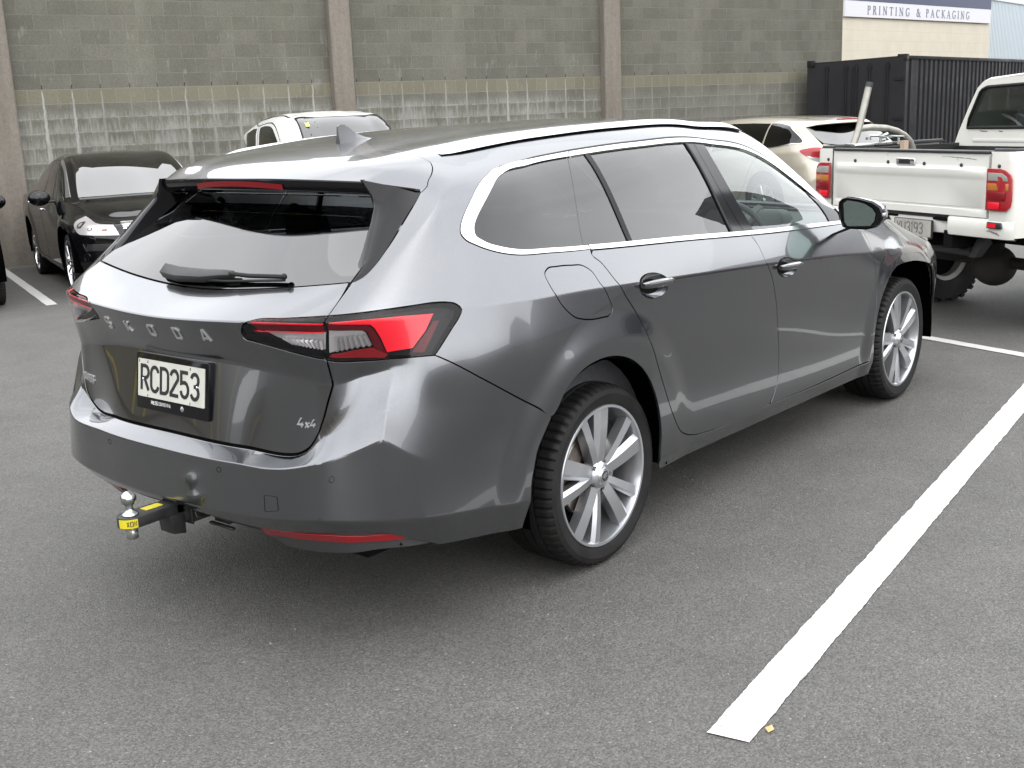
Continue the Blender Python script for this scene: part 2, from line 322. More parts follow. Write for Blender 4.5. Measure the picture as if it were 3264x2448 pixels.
def hermite(p0,p1,m0,m1,h,s):
    s=s[...,None]; s2=s*s; s3=s2*s
    return (2*s3-3*s2+1)*p0+(s3-2*s2+s)*h*m0+(-2*s3+3*s2)*p1+(s3-s2)*h*m1
def tangents(P,t,w):
    h=np.diff(t).reshape((-1,)+(1,)*(P.ndim-1)); d=np.diff(P,axis=0)/h
    m=np.empty_like(P); m[1:-1]=(h[1:]*d[:-1]+h[:-1]*d[1:])/(h[1:]+h[:-1]); m[0]=d[0]; m[-1]=d[-1]
    ml=m.copy(); mr=m.copy(); ww=w[...,None]
    ml[1:]=m[1:]*(1-ww[1:])+d*ww[1:]; mr[:-1]=m[:-1]*(1-ww[:-1])+d*ww[:-1]
    return ml,mr
UK = None
NETX=[r[0] for r in NET[2][5:17]]
class Skin:
    """smooth car skin (u = metres round the car from the middle of the tail, v = metres up from the sill)"""
    def __init__(s, net, flare=.015, arches=(-.03,2.825), soften=False):
        global UK
        N0=np.array(net,float)
        if UK is None:
            d=np.linalg.norm(np.diff(np.array(NET,float)[3],axis=0),axis=1); UK=[0.]+list(np.cumsum(d))
        F=np.array([1,-1,1.])
        NN=np.concatenate([N0[:,2:0:-1]*F,N0],axis=1)
        s.U=np.array([-UK[2],-UK[1]]+UK)
        s.N=np.concatenate([NN,(NN*F)[9:7:-1]],axis=0)
        s.V=np.array(VK+[2*VK[10]-VK[9],2*VK[10]-VK[8]])
        s.R,s.C=s.N.shape[:2]; s.flare=flare; s.arches=arches
        WR=np.zeros((s.R,s.C)); WC=np.zeros((s.R,s.C))
        def cr(row,vals):
            WR[row,2:]=np.interp(np.arange(s.C-2),[a for a,b in vals],[b for a,b in vals]); WR[row,0:2]=WR[row,4:2:-1]
        cr(1,[(0,1),(7,1),(9,.9),(14,.9),(18,.9)])
        cr(2,[(0,1),(6,1),(7,.8),(8,.3),(9,0)])
        cr(3,[(0,1),(2,1),(3,.5),(4,0)])
        cr(4,[(0,1),(4,1),(5,.6),(6,0)])
        cr(5,[(0,1),(4,.9),(13,.9),(14,.3),(15,0)])
        cr(6,[(0,1),(3,1),(4,.0),(5,0),(18,0)])
        cr(7,[(0,1),(3,1),(4,.0),(18,0)])
        cr(8,[(0,1),(3,1),(4,.15),(18,.0)])
        WC[2:5,7]=[.9,1,.7]; WC[2:5,5]=[0,0,.3]
        WC[6:,5]=1; WC[7:12,15]=.8; WC[6,15]=.3
        if soften: WR*=.35; WC[2:5]*=.2
        s.WR=WR; s.NT=s.N.transpose(1,0,2)
        s.ml,s.mr=tangents(s.NT,s.U,WC.T)
    def ev(s,u,v):
        u=np.atleast_1d(np.asarray(u,float)); v=np.atleast_1d(np.asarray(v,float))
        sg=np.where(u<0,-1.,1.); u=np.abs(u)
        fl=v>VK[10]; v=np.where(fl,2*VK[10]-v,v); sg=np.where(fl,-sg,sg)
        i=np.clip(np.searchsorted(s.U,u,side='right')-1,0,s.C-2)
        h=s.U[i+1]-s.U[i]; t=(u-s.U[i])/h
        rowp=hermite(s.NT[i],s.NT[i+1],s.mr[i],s.ml[i+1],h[:,None,None],np.repeat(t[:,None],s.R,1))
        w=s.WR.T[i]*(1-t[:,None])+s.WR.T[i+1]*t[:,None]
        rp=rowp.transpose(1,0,2); ml,mr=tangents(rp,s.V,w.T)
        j=np.clip(np.searchsorted(s.V,v,side='right')-1,0,s.R-2)
        k=np.arange(len(u)); hv=s.V[j+1]-s.V[j]; sv=(v-s.V[j])/hv
        P=hermite(rp[j,k],rp[j+1,k],mr[j,k],ml[j+1,k],hv[:,None],sv)
        side=np.clip((P[:,1]-.6)/.2,0,1)*np.clip((1.0-P[:,2])/.1,0,1)
        for cx in s.arches:
            r=np.hypot(P[:,0]-cx,P[:,2]-.335); q=np.clip((.61-r)/.12,0,1); P[:,1]+=side*s.flare*(q*q*(3-2*q))*np.clip((cx+.66-P[:,0])/.40,.3,1)
        P[:,1]*=-sg
        return P
    def inv(s,x,z,u,v):   # (x,z) on the flank -> (u,v)
        u=u.copy(); v=v.copy()
        for _ in range(14):
            P=s.ev(u,v); a=(s.ev(u+1e-4,v)-P)/1e-4; b=(s.ev(u,v+1e-4)-P)/1e-4; ex=x-P[:,0]; ez=z-P[:,2]
            D=a[:,0]*b[:,2]-a[:,2]*b[:,0]; D=np.where(abs(D)<1e-6,1e-6,D)
            u+=np.clip((ex*b[:,2]-ez*b[:,0])/D,-.06,.06); v+=np.clip((a[:,0]*ez-a[:,2]*ex)/D,-.06,.06)
            u=np.clip(u,.9,UK[-1]-.3); v=np.clip(v,0,.85)
        return u,v
    def evn(s,u,v,e=.004):
        u=np.atleast_1d(np.asarray(u,float)); v=np.atleast_1d(np.asarray(v,float))
        n=np.cross(s.ev(u+e,v)-s.ev(u-e,v), s.ev(u,v+e)-s.ev(u,v-e))
        return n/np.maximum(np.linalg.norm(n,axis=1,keepdims=True),1e-9)

# ---------- outlines -> panels ----------
def spline(pts,step=.012,closed=True):
    """Catmull-Rom through 2-D points; a third entry marks a sharp corner"""
    n=len(pts); P=[np.array(p[:2],float) for p in pts]; cs=[len(p)>2 for p in pts]; out=[]
    rng=range(n) if closed else range(n-1)
    for i in rng:
        a,b=P[i],P[(i+1)%n]
        L=np.linalg.norm(b-a)
        if L<1e-6: continue
        def tan(k):
            if cs[k] or (not closed and k in (0,n-1)): return None
            p,c,q=P[(k-1)%n],P[k],P[(k+1)%n]; d0=max(np.linalg.norm(c-p),1e-6); d1=max(np.linalg.norm(q-c),1e-6)
            return ((c-p)/d0*d1+(q-c)/d1*d0)/(d0+d1)
        ta,tb=tan(i),tan((i+1)%n); d=(b-a)/L
        if ta is None and tb is None: ta=tb=d
        elif ta is None: ta=2*d-tb; ta/=max(np.linalg.norm(ta),1e-6)
        elif tb is None: tb=2*d-ta; tb/=max(np.linalg.norm(tb),1e-6)
        m=max(1,int(math.ceil(L/step)))
        for k in range(m):
            t=k/m; h0,h1,h2,h3=2*t**3-3*t*t+1,t**3-2*t*t+t,-2*t**3+3*t*t,t**3-t*t
            out.append(h0*a+h1*L*ta+h2*b+h3*L*tb)
    if not closed: out.append(P[-1])
    return np.array(out)
def mirror_u(c): return [(-p[0],)+tuple(p[1:]) for p in c][::-1]
def inset(P,d):
    A=.5*np.sum(P[:,0]*np.roll(P[:,1],-1)-np.roll(P[:,0],-1)*P[:,1]); s=1 if A>0 else -1
    e=np.roll(P,-1,0)-P; e/=np.maximum(np.linalg.norm(e,axis=1,keepdims=True),1e-9); n=np.stack([-e[:,1],e[:,0]],1)*s
    m=n+np.roll(n,1,0); m/=np.maximum(np.linalg.norm(m,axis=1,keepdims=True),.6)
    return P+m*d
def inside(Q,P):
    x,y=Q[:,0],Q[:,1]; r=np.zeros(len(Q),bool)
    X0,Y0=P[:,0],P[:,1]; X1,Y1=np.roll(X0,-1),np.roll(Y0,-1)
    for a,b,c,d in zip(X0,Y0,X1,Y1):
        if b==d: continue
        k=((b>y)!=(d>y)); r^=k&(x<(c-a)*(y-b)/(d-b)+a)
    return r
def near(Q,P,d):
    r=np.zeros(len(Q),bool)
    for k in range(0,len(Q),4000):
        q=Q[k:k+4000]; r[k:k+4000]=(((q[:,None]-P[None])**2).sum(2).min(1))<d*d
    return r
def new_mesh(name,V,F,mat,parent=None,normals=None,smooth=True):
    me=bpy.data.meshes.new(name); me.from_pydata([tuple(map(float,p)) for p in V],[],F)
    me.polygons.foreach_set('use_smooth',[smooth]*len(me.polygons))
    if normals is not None:
        me.normals_split_custom_set_from_vertices([tuple(map(float,p)) for p in normals])
    if mat: me.materials.append(mat)
    o=bpy.data.objects.new(name,me); COL.objects.link(o)
    if parent: o.parent=parent
    return o
def panel(S,name,outline,mat,parent=None,holes=(),step=.03,off=0.,gap=.0025,edge=.012,flip=False,creases=True,dense=None,offf=None):
    """a sheet of the skin S inside a (u,v) outline, its rim folded inwards; flip makes the left-hand twin"""
    P=inset(spline(outline,dense or .014),gap); H=[inset(spline(h,.014),-gap) for h in holes]
    lo,hi=P.min(0),P.max(0)
    gu=np.arange(lo[0]+step*.5,hi[0],step); gv=np.arange(lo[1]+step*.5,hi[1],step)
    G=np.stack(np.meshgrid(gu,gv),-1).reshape(-1,2)
    if creases:
        L=[]
        kn=[VK[k] for k in (1,2,3,4,5,6,7)]
        G=G[~np.any(np.abs(G[:,1:2]-np.array(kn)[None])<step*.45,axis=1)]
        uu=np.arange(lo[0],hi[0],step*.7)
        for k in kn:
            for d in (-.007,0,.007): L.append(np.stack([uu,np.full(len(uu),k+d)],1))
        vv=np.arange(max(lo[1],VK[1]),min(hi[1],VK[5]),step*.7)
        if len(vv):
            for c in (UK[5],UK[3]):
                for sgn in (1,-1):
                    G=G[~((np.abs(G[:,0]-sgn*c)<step*.45)&(G[:,1]<VK[5]))]
                    for d in (-.006,0,.006): L.append(np.stack([np.full(len(vv),sgn*c+d),vv],1))
        PO=[]
        if S.flare>0 and step<=.05:
            for sgn in ((1,-1) if lo[0]<0 else (1,)):
                for cx in S.arches:
                    th=np.arange(-.5,math.pi+.5,.045); Q=[]
                    for r in (.432,.446,.46,.474,.488,.502,.516,.53,.544,.558,.572,.586,.60,.614):
                        x_=cx+r*np.cos(th); z_=.335+r*np.sin(th); u0=np.interp(x_,NETX,UK[5:17]); a,b=S.inv(x_,z_,u0,np.clip((z_-.25)*.92,0,.8)); P_=S.ev(a,b)
                        k=(np.hypot(P_[:,0]-x_,P_[:,2]-z_)<.002); Q.append(np.stack([sgn*a[k],b[k]],1))
                    q=np.concatenate(Q)
                    if len(q):
                        L2=[]
                        for l_ in L:
                            if len(l_)==0: continue
                            PL=S.ev(l_[:,0],l_[:,1]); rl=np.hypot(PL[:,0]-cx,PL[:,2]-.335); L2.append(l_[~((rl<.622)&(l_[:,0]*sgn>0)&(l_[:,1]<.86)&(l_[:,1]>.11))])
                        L=L2
                    if len(q) and len(G):
                        PG=S.ev(G[:,0],G[:,1]); rr_=np.hypot(PG[:,0]-cx,PG[:,2]-.335); G=G[~((rr_<.618)&(G[:,0]*sgn>0)&(G[:,1]<.86))]; PO.append(q)
        G=np.concatenate([G]+L+PO)
    G=G[inside(G,P)]
    for h in H: G=G[~inside(G,h)]
    B=np.concatenate([P]+H)
    if len(G): G=G[~near(G,B,.006)]
    # drop near-coincident interior points
    key={}
    for q in G: key.setdefault((round(q[0]/.003),round(q[1]/.003)),q)
    G=np.array(list(key.values())) if key else np.zeros((0,2))
    pts=np.concatenate([B,G]); loops=[]; st=0
    for c in [P]+H: loops.append(list(range(st,st+len(c)))); st+=len(c)
    edges=[(l[i],l[(i+1)%len(l)]) for l in loops for i in range(len(l))]
    vo,eo,fo,_,_,_=delaunay_2d_cdt([Vector(p) for p in pts],edges,[],0,1e-6)
    X=np.array([tuple(p) for p in vo]); F=np.array([list(f) for f in fo])
    cen=X[F].mean(1); k=inside(cen,P)
    for h in H: k&=~inside(cen,h)
    F=F[k]
    a=X[F]; ar=(a[:,1,0]-a[:,0,0])*(a[:,2,1]-a[:,0,1])-(a[:,2,0]-a[:,0,0])*(a[:,1,1]-a[:,0,1])
    F[ar<0]=F[ar<0][:,::-1]
    V=S.ev(X[:,0],X[:,1]); N=S.evn(X[:,0],X[:,1])
    V=V+N*off
    if offf is not None: V=V+N*offf(X[:,0],X[:,1])[:,None]
    verts=[V]; nor=[N]; faces=[list(map(int,f)) for f in F]; base=len(V)
    if edge>0:
        for l,c in zip(loops,[P]+H):
            ev_=S.ev(c[:,0],c[:,1]); en=S.evn(c[:,0],c[:,1]); ev_=ev_+en*off
            t=np.roll(ev_,-1,0)-np.roll(ev_,1,0); A=.5*np.sum(c[:,0]*np.roll(c[:,1],-1)-np.roll(c[:,0],-1)*c[:,1])
            on=np.cross(t,en)*(1 if A>0 else -1)*(1 if c is P else -1); on/=np.maximum(np.linalg.norm(on,axis=1,keepdims=True),1e-9)
            n=len(c); verts+=[ev_,ev_-en*.002-on*0, ev_-en*edge-on*.002]; nor+=[(en+on)/np.linalg.norm(en+on,axis=1,keepdims=True),on,on]
            for r in range(2):
                for i in range(n):
                    j=(i+1)%n; q=[base+r*n+i,base+r*n+j,base+(r+1)*n+j,base+(r+1)*n+i]
                    faces.append(q if (A<0)==(c is P) else q[::-1])
            base+=3*n
    V=np.concatenate(verts); N=np.concatenate(nor)
    if flip: V[:,1]*=-1; N[:,1]*=-1; faces=[f[::-1] for f in faces]
    return new_mesh(name,V,faces,mat,parent,N)
# traced outlines of the panels, (u,v) in metres on the skin; 'c' marks a corner
CV={
'gate_gap':[(0.666,0.902),(0.671,0.83),(0.677,0.778)],
'lamp_split':[(0.674,0.779,'c'),(0.675,0.752),(0.675,0.728),(0.662,0.711),(0.665,0.664,'c')],
'lamp_top':[(0.674,0.779,'c'),(0.796,0.778),(0.959,0.781),(1.049,0.782),(1.096,0.778),(1.134,0.769),(1.155,0.752),(1.144,0.735),(1.108,0.7),(1.037,0.62,'c')],
'lamp_bot':[(1.037,0.62,'c'),(0.959,0.624),(0.829,0.636),(0.667,0.662,'c')],
'lamp_in':[(0.674,0.779,'c'),(0.55,0.771),(0.447,0.764),(0.428,0.755),(0.406,0.74),(0.39,0.718),(0.39,0.7),(0.422,0.692),(0.489,0.682),(0.574,0.67),(0.665,0.664,'c')],
'gate_low':[(0.665,0.664,'c'),(0.669,0.64),(0.674,0.6,'c'),(0.666,0.551),(0.654,0.485),(0.638,0.448),(0.610,0.430),(0.57,0.4255),(0.50,0.425),(0.337,0.425),(0.053,0.425)],
'bump_gap':[(1.04,0.62,'c'),(1.082,0.597),(1.2,0.53),(1.351,0.455),(1.474,0.404),(1.547,0.371,'c')],
'arch_body':[(1.547,0.373,'c'),(1.598,0.451),(1.682,0.505),(1.795,0.534),(1.911,0.533),(2.007,0.507),(2.095,0.452),(2.165,0.37),(2.206,0.284),(2.226,0.195),(2.23,0.094),(2.224,0.048,'c')],
'arch_bump':[(1.426,0.0,'c'),(1.441,0.059),(1.472,0.15),(1.511,0.225),(1.534,0.304),(1.547,0.373,'c')],
'gapC':[(1.897,0.906,'c'),(1.889,0.876),(1.918,0.848),(1.959,0.769),(1.998,0.718),(2.05,0.666),(2.131,0.546),(2.241,0.369),(2.322,0.251),(2.386,0.175),(2.495,0.127),(2.603,0.112),(3.153,0.107),(3.649,0.092),(4.249,0.095,'c')],
'gapB':[(3.045,0.9,'c'),(3.064,0.853),(3.073,0.762),(3.116,0.697),(3.149,0.622),(3.182,0.492),(3.211,0.349),(3.213,0.222),(3.164,0.106,'c')],
'gapA':[(4.238,0.854,'c'),(4.26,0.808),(4.247,0.76),(4.261,0.661),(4.272,0.505),(4.258,0.365),(4.235,0.22),(4.223,0.101,'c')],
'chrome_out':[(1.892,0.896,'c'),(1.657,0.892),(1.431,0.894),(1.34,0.907),(1.226,0.935),(1.163,0.958),(1.122,0.988),(1.102,1.023),(1.097,1.156),(1.236,1.23),(1.38,1.251),(1.799,1.26),(2.073,1.265),(2.493,1.262),(3.113,1.255),(3.403,1.268),(3.578,1.269),(3.774,1.285),(3.971,1.28),(4.11,1.278),(4.021,0.98),(4.056,0.918,'c')],
'chrome_in_rear':[(1.897,0.911,'c'),(1.668,0.908),(1.457,0.91),(1.382,0.92),(1.262,0.947),(1.209,0.971),(1.189,0.999),(1.194,1.093),(1.262,1.184),(1.352,1.214),(1.644,1.232),(2.045,1.242)],
'p1':[(2.045,1.242),(1.944,1.09),(1.866,0.912)],
'p2':[(2.158,1.235),(2.153,1.172),(2.154,1.052),(2.145,0.91)],
'p3':[(2.19,1.233),(2.182,1.156),(2.18,1.045),(2.172,0.909)],
'p4':[(2.983,1.229),(2.928,1.098),(2.904,1.004),(2.896,0.911)],
'p5':[(3.075,1.233),(3.007,1.097),(2.992,1.002),(3.013,0.908)],
'p6':[(3.175,1.238),(3.116,1.111),(3.095,1.018),(3.099,0.909)],
'fuel':[(1.568,0.825),(1.592,0.84),(1.651,0.845),(1.738,0.845),(1.807,0.839),(1.841,0.818),(1.858,0.773),(1.893,0.719),(1.906,0.687),(1.89,0.672),(1.837,0.666),(1.719,0.67),(1.677,0.679),(1.637,0.701),(1.593,0.743),(1.571,0.791)],
'spoil_gap':[(1.124,1.844),(1.131,1.714),(1.099,1.591),(1.037,1.447),(1.02,1.391),(1.005,1.359),(0.964,1.331),(0.899,1.305),(0.78,1.278),(0.689,1.249,'c')],
'fin_outer':[(0.689,1.249,'c'),(0.692,1.115),(0.713,1.005),(0.722,0.954),(0.714,0.922),(0.666,0.904,'c')],
'bump_low':[(0.0,0.078),(0.251,0.063),(0.41,0.056),(0.637,0.058),(0.779,0.058),(0.865,0.051),(0.927,0.031),(1.013,-0.001)],
'refl':[(0.396,0.053,'c'),(0.628,0.052),(0.764,0.046),(0.898,0.044),(0.937,0.033,'c'),(0.856,0.028),(0.74,0.028),(0.603,0.034),(0.455,0.036),(0.388,0.039)],
'arch_front':[(4.278,0.082,'c'),(4.264,0.233),(4.278,0.328),(4.314,0.41),(4.364,0.488),(4.421,0.564),(4.499,0.615),(4.588,0.63),(4.68,0.629),(4.75,0.594)],
'towcover':[(0.477,0.172,'c'),(0.523,0.171,'c'),(0.523,0.121,'c'),(0.473,0.113,'c')],
'z_top':[(0.432,0.753,'c'),(0.677,0.748,'c'),(0.838,0.743),(1.046,0.742,'c')],
'redwedge':[(0.69,0.756,'c'),(0.839,0.754,'c'),(0.943,0.757,'c'),(1.048,0.753,'c'),(1.014,0.701,'c'),(0.964,0.652,'c'),(0.876,0.649,'c'),(0.863,0.695,'c'),(0.849,0.725,'c'),(0.837,0.736,'c'),(0.69,0.748,'c')],
'chevron':[(0.684,0.747,'c'),(0.831,0.735,'c'),(0.848,0.718,'c'),(0.86,0.69,'c'),(0.873,0.644,'c'),(0.858,0.652,'c'),(0.837,0.669,'c'),(0.826,0.714,'c'),(0.813,0.721,'c'),(0.682,0.732,'c')],
'clear_out':[(0.683,0.729,'c'),(0.811,0.717,'c'),(0.821,0.71,'c'),(0.833,0.673,'c'),(0.695,0.675,'c'),(0.672,0.673,'c')],
'lowred':[(0.672,0.666,'c'),(0.685,0.672,'c'),(0.833,0.669,'c'),(0.878,0.641,'c'),(0.865,0.634,'c')],
'dimred':[(1.021,0.699,'c'),(1.048,0.729,'c'),(1.073,0.73,'c'),(1.006,0.633,'c'),(0.959,0.637,'c'),(0.969,0.65,'c')],
'in_red':[(0.442,0.751,'c'),(0.671,0.75,'c'),(0.669,0.746,'c'),(0.433,0.745,'c')],
'in_dark':[(0.431,0.743,'c'),(0.669,0.744,'c'),(0.67,0.731,'c'),(0.456,0.725,'c')],
'in_red2':[(0.439,0.723,'c'),(0.67,0.73,'c'),(0.67,0.727,'c'),(0.463,0.72,'c')],
'in_clear':[(0.468,0.718,'c'),(0.669,0.725,'c'),(0.657,0.681,'c'),(0.58,0.685,'c'),(0.508,0.701,'c')],
}
# =====================================================================
#  the setting: asphalt falling gently to a block wall, buildings
# =====================================================================
WA=-.349; WD=np.array([math.cos(WA),math.sin(WA),0]); WN=np.array([-math.sin(WA),math.cos(WA),0]); WO=np.array([5.517,12.35,0])
def gz(p):
    q=WN[0]*p[0]+WN[1]*p[1]; return -.0212*min(10.,max(0.,q-3.5))
am=mk('asphalt',(.12,.12,.115),.85); x=X(am); v=x.co()
n1=x.noise(v,.35,4,.6); n2=x.noise(v,140,2,.7); n3=x.noise(v,2.6,5,.65); vo=x.vor(v,170,'Color'); bw=x.n('ShaderNodeRGBToBW'); x.put(bw.inputs[0],vo); vd=x.vor(v,170,'Distance')
st=x.ramp(bw.outputs[0],[(.0,.040),(.35,.064),(.72,.090),(.94,.118),(1.,.24)])
pits=x.ramp(x.noise(v,52,3,.7),[(.28,.5),(.36,1.)])
b0=x.mix(1.,st,x.mix(n1,(.97,.945,.885),(1.08,1.05,.985)),'MULTIPLY'); b0=x.mix(1.,b0,x.ramp(n3,[(.3,.86),(.7,1.1)]),'MULTIPLY'); b0=x.mix(1.,b0,pits,'MULTIPLY')
x.base(b0); x.bump(x.m('ADD',x.m('MULTIPLY',vd,-1.2),x.m('MULTIPLY',n2,.5)),.42,.006); x.rough(x.ramp(n2,[(.3,.62),(.7,.9)]))
def ground_strip(name,a,b,lo,hi,mat):
    V=[]; nn=24
    for i in range(nn+1):
        s_=lo+(hi-lo)*i/nn
        for q in (a,b):
            p=WD*s_+WN*q; V.append((p[0],p[1],gz(p)))
    return V,[(2*i,2*i+2,2*i+3,2*i+1) for i in range(nn)]
gm=MB()
for a,b in ((-70,3.5),(3.5,13.5),(13.5,90)): gm.add(*ground_strip('g',a,b,-90,110,None))
g=gm.make('ground',am,recalc=False); tag(g,kind='structure')
# painted bay lines, worn at the edges
lm=mk('road_paint',(.78,.78,.76),.6); x=X(lm); v=x.co()
wn=x.noise(v,55,4,.75); wn2=x.noise(v,5,3,.6); cr=x.vor(x.map(v,(1,1,1)),9,'Distance','DISTANCE_TO_EDGE')
wear=x.ramp(x.m('ADD',wn,x.m('MULTIPLY',wn2,.30)),[(.43,0.),(.49,1.)]); crk=x.ramp(x.m('ADD',cr,x.m('MULTIPLY',wn,.03)),[(.016,.35),(.024,1.)])
x.base(x.mix(x.m('MULTIPLY',wear,crk),(.10,.098,.092),x.mix(wn2,(.50,.50,.49),(.40,.40,.385)))); x.bump(wn,.4,.004)
def line(p0,p1,wd,label,jag=.0022):
    p0=np.array([*p0,0.]);p1=np.array([*p1,0.]); d=p1-p0; L=np.linalg.norm(d); d/=L; nn=np.array([-d[1],d[0],0]); n=int(L/.008); rnd=random.Random(int(L*1000))
    V=[]; a=b=0
    for i in range(n+1):
        a=.8*a+rnd.uniform(-jag,jag)*.6; b=.8*b+rnd.uniform(-jag,jag)*.6
        q=p0+d*L*i/n
        e=(rnd.uniform(-.006,.006) if i in (0,n) else 0)
        for o in (q-nn*(wd/2+a)+d*e,q+nn*(wd/2+b)-d*e): V.append((o[0],o[1],gz(o)+.004))
    m_=MB(); m_.add(V,[(2*i,2*i+2,2*i+3,2*i+1) for i in range(n)]); o=m_.make('painted_line',lm,recalc=False); tag(o,kind='structure'); return o
line((-.815,-1.83),(9.5,-.84),.118,'')
line((5.0,.78),(3.88,-2.15),.10,'')
line((6.9,.47),(11.8,-1.32),.10,'')
line((2.757,7.805),(4.62,12.45),.108,'')
for k in (1,2,3): 
    o_=np.array([2.757,7.805,0])+WD*2.62*k; line((o_[0],o_[1]),(o_[0]+WN[0]*5,o_[1]+WN[1]*5),.10,'')
o_=np.array([2.757,7.805,0])-WD*2.62; line((o_[0],o_[1]),(o_[0]+WN[0]*5,o_[1]+WN[1]*5),.10,'')
# dark oil spot and a few loose stones/leaves on the asphalt
deb=MB(); rn=random.Random(3)
for k in range(60):
    px_,py_=rn.uniform(-2.6,2.4),rn.uniform(-3.4,-.2); r0=rn.choice([.0015,.002,.003,.004]); deb.add([(px_+r0*rn.uniform(.6,1.3)*math.cos(a*1.26),py_+r0*rn.uniform(.6,1.3)*math.sin(a*1.26),.0005) for a in range(5)]+[(px_,py_,r0*.9)],[(a,(a+1)%5,5) for a in range(5)])
tag(deb.make('loose_grit',mk('grit',(.26,.25,.22),.8)),kind='stuff')
lf=MB(); lf.add([(-.735,-1.905,.005),(-.715,-1.912,.007),(-.705,-1.90,.012),(-.72,-1.888,.006)],[(0,1,2,3)]); o=lf.make('fallen_leaf',mk('orange_leaf',(.55,.28,.12),.7)); tag(o,'tiny dry orange leaf beside the near end of the thick white line','leaf')
# ---------- block wall ----------
def wallmat(name,amt,seed):
    m=mk(name,(.3,.3,.3),.92); x=X(m); v=x.co(); s=x.sep(v)
    br=x.n('ShaderNodeTexBrick'); br.offset=.5; br.offset_frequency=2
    wob=x.m('MULTIPLY',x.m('SUBTRACT',x.noise(v,1.6,3),.5),.010)
    x.put(br.inputs['Vector'],x.comb(x.m('ADD',x.m('ADD',s[0],.2+40),wob),x.m('ADD',s[2],40.+.0),0.)); br.inputs['Scale'].default_value=1
    br.inputs['Color1'].default_value=(0,0,0,1); br.inputs['Color2'].default_value=(1,1,1,1); br.inputs['Mortar'].default_value=(.5,.5,.5,1)
    br.inputs['Mortar Size'].default_value=.0042; br.inputs['Mortar Smooth'].default_value=.25; br.inputs['Brick Width'].default_value=.4; br.inputs['Row Height'].default_value=.2; br.inputs['Bias'].default_value=0
    hi=x.mix(br.outputs['Color'],(.094,.091,.073),(.114,.110,.090))
    grain=x.noise(v,38,5,.75); hi=x.mix(1.,hi,x.ramp(grain,[(.25,.62),(.75,1.32)]),'MULTIPLY')
    band=x.ramp(x.noise(x.map(v,(.8,1,.13)),1.5,3,.6),[(.32,.84),(.66,1.08)]); hi=x.mix(1.,hi,band,'MULTIPLY')
    cloud=x.ramp(x.noise(x.map(v,(1,1,.7)),2.3,6,.7),[(.3,.86),(.72,1.14)]); hi=x.mix(1.,hi,cloud,'MULTIPLY')
    yel=x.m('MULTIPLY',x.smooth(s[2],-.203,-.197),x.m('SUBTRACT',1.,x.smooth(s[2],-.004,.004)))
    yc=x.mix(1.,x.mix(br.outputs['Color'],(.120,.112,.080),(.140,.131,.095)),x.ramp(grain,[(.25,.75),(.75,1.2)]),'MULTIPLY'); hi=x.mix(yel,hi,yc)
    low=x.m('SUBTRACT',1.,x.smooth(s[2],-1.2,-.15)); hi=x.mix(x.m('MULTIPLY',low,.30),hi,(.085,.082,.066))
    mor=x.mix(x.smooth(s[2],-.3,.6),(.19,.185,.165),(.150,.142,.108)); 
    mfac=x.m('MULTIPLY',br.outputs['Fac'],x.ramp(x.noise(v,3.1,4,.7),[(.30,.25),(.62,.95)])); col=x.mix(mfac,hi,mor)
    b2=x.n('ShaderNodeTexBrick'); b2.offset=.5; b2.offset_frequency=2; x.put(b2.inputs['Vector'],x.comb(x.m('ADD',x.m('ADD',s[0],.2+40),x.m('MULTIPLY',wob,2.5)),x.m('ADD',s[2],40.),0.))
    for q_,v_2 in (('Scale',1.),('Mortar Size',.045),('Mortar Smooth',1.),('Brick Width',.4),('Row Height',.2)): b2.inputs[q_].default_value=v_2
    halo=x.m('POWER',b2.outputs['Fac'],1.6)
    # lime streaks below the weep holes
    fx=x.m('ABSOLUTE',x.m('SUBTRACT',x.m('FRACT',x.m('ADD',x.m('DIVIDE',x.m('ADD',s[0],x.m('MULTIPLY',x.m('SUBTRACT',x.noise(x.map(v,(1,1,4)),2.1,3),.5),.045)),.4),40.5)),.5))  # 0 at each weep column
    dx=x.m('MULTIPLY',fx,.4)
    nz=x.m('ADD',s[2],0.)
    top=x.m('SUBTRACT',1.,x.smooth(s[2],-.07,.01)); foot=x.smooth(s[2],-1.75,-.85)
    colnoise=x.noise(x.comb(x.m('FLOOR',x.m('ADD',x.m('DIVIDE',s[0],.4),seed+.5)),0.,0.),3.7,1); has=x.ramp(colnoise,[(.36,.0),(.60,.9)])
    wdt=x.m('ADD',.008,x.m('MULTIPLY',x.m('SUBTRACT',0.,s[2]),.030))
    drip=x.m('MULTIPLY',x.m('SUBTRACT',1.,x.smooth(x.m('DIVIDE',dx,wdt),.5,1.3)),x.m('MULTIPLY',x.m('MULTIPLY',top,foot),has))
    drip=x.m('MULTIPLY',drip,x.ramp(x.noise(x.map(v,(30,1,3)),1.,4,.7),[(.30,.35),(.55,1.)]))
    sn=x.noise(x.map(v,(26,1,3.2),(seed,0,0)),1.,5,.75); big=x.noise(x.map(v,(1,1,.6),(seed*3.1,0,0)),1.15,4,.6)
    zone=x.m('MULTIPLY',x.smooth(s[2],-1.9,-1.0),x.m('SUBTRACT',1.,x.smooth(s[2],-.42,-.2)))
    # patches cling to the foot of each block
    fz=x.m('FRACT',x.m('DIVIDE',x.m('ADD',s[2],40.),.2)); blockfoot=x.m('SUBTRACT',1.,x.smooth(fz,.1,.95))
    pat=x.m('MULTIPLY',x.ramp(x.m('ADD',x.m('MULTIPLY',sn,.55),x.m('ADD',x.m('MULTIPLY',big,.55),x.m('MULTIPLY',blockfoot,.10))),[(.56,0.),(.80,.9)]),zone)
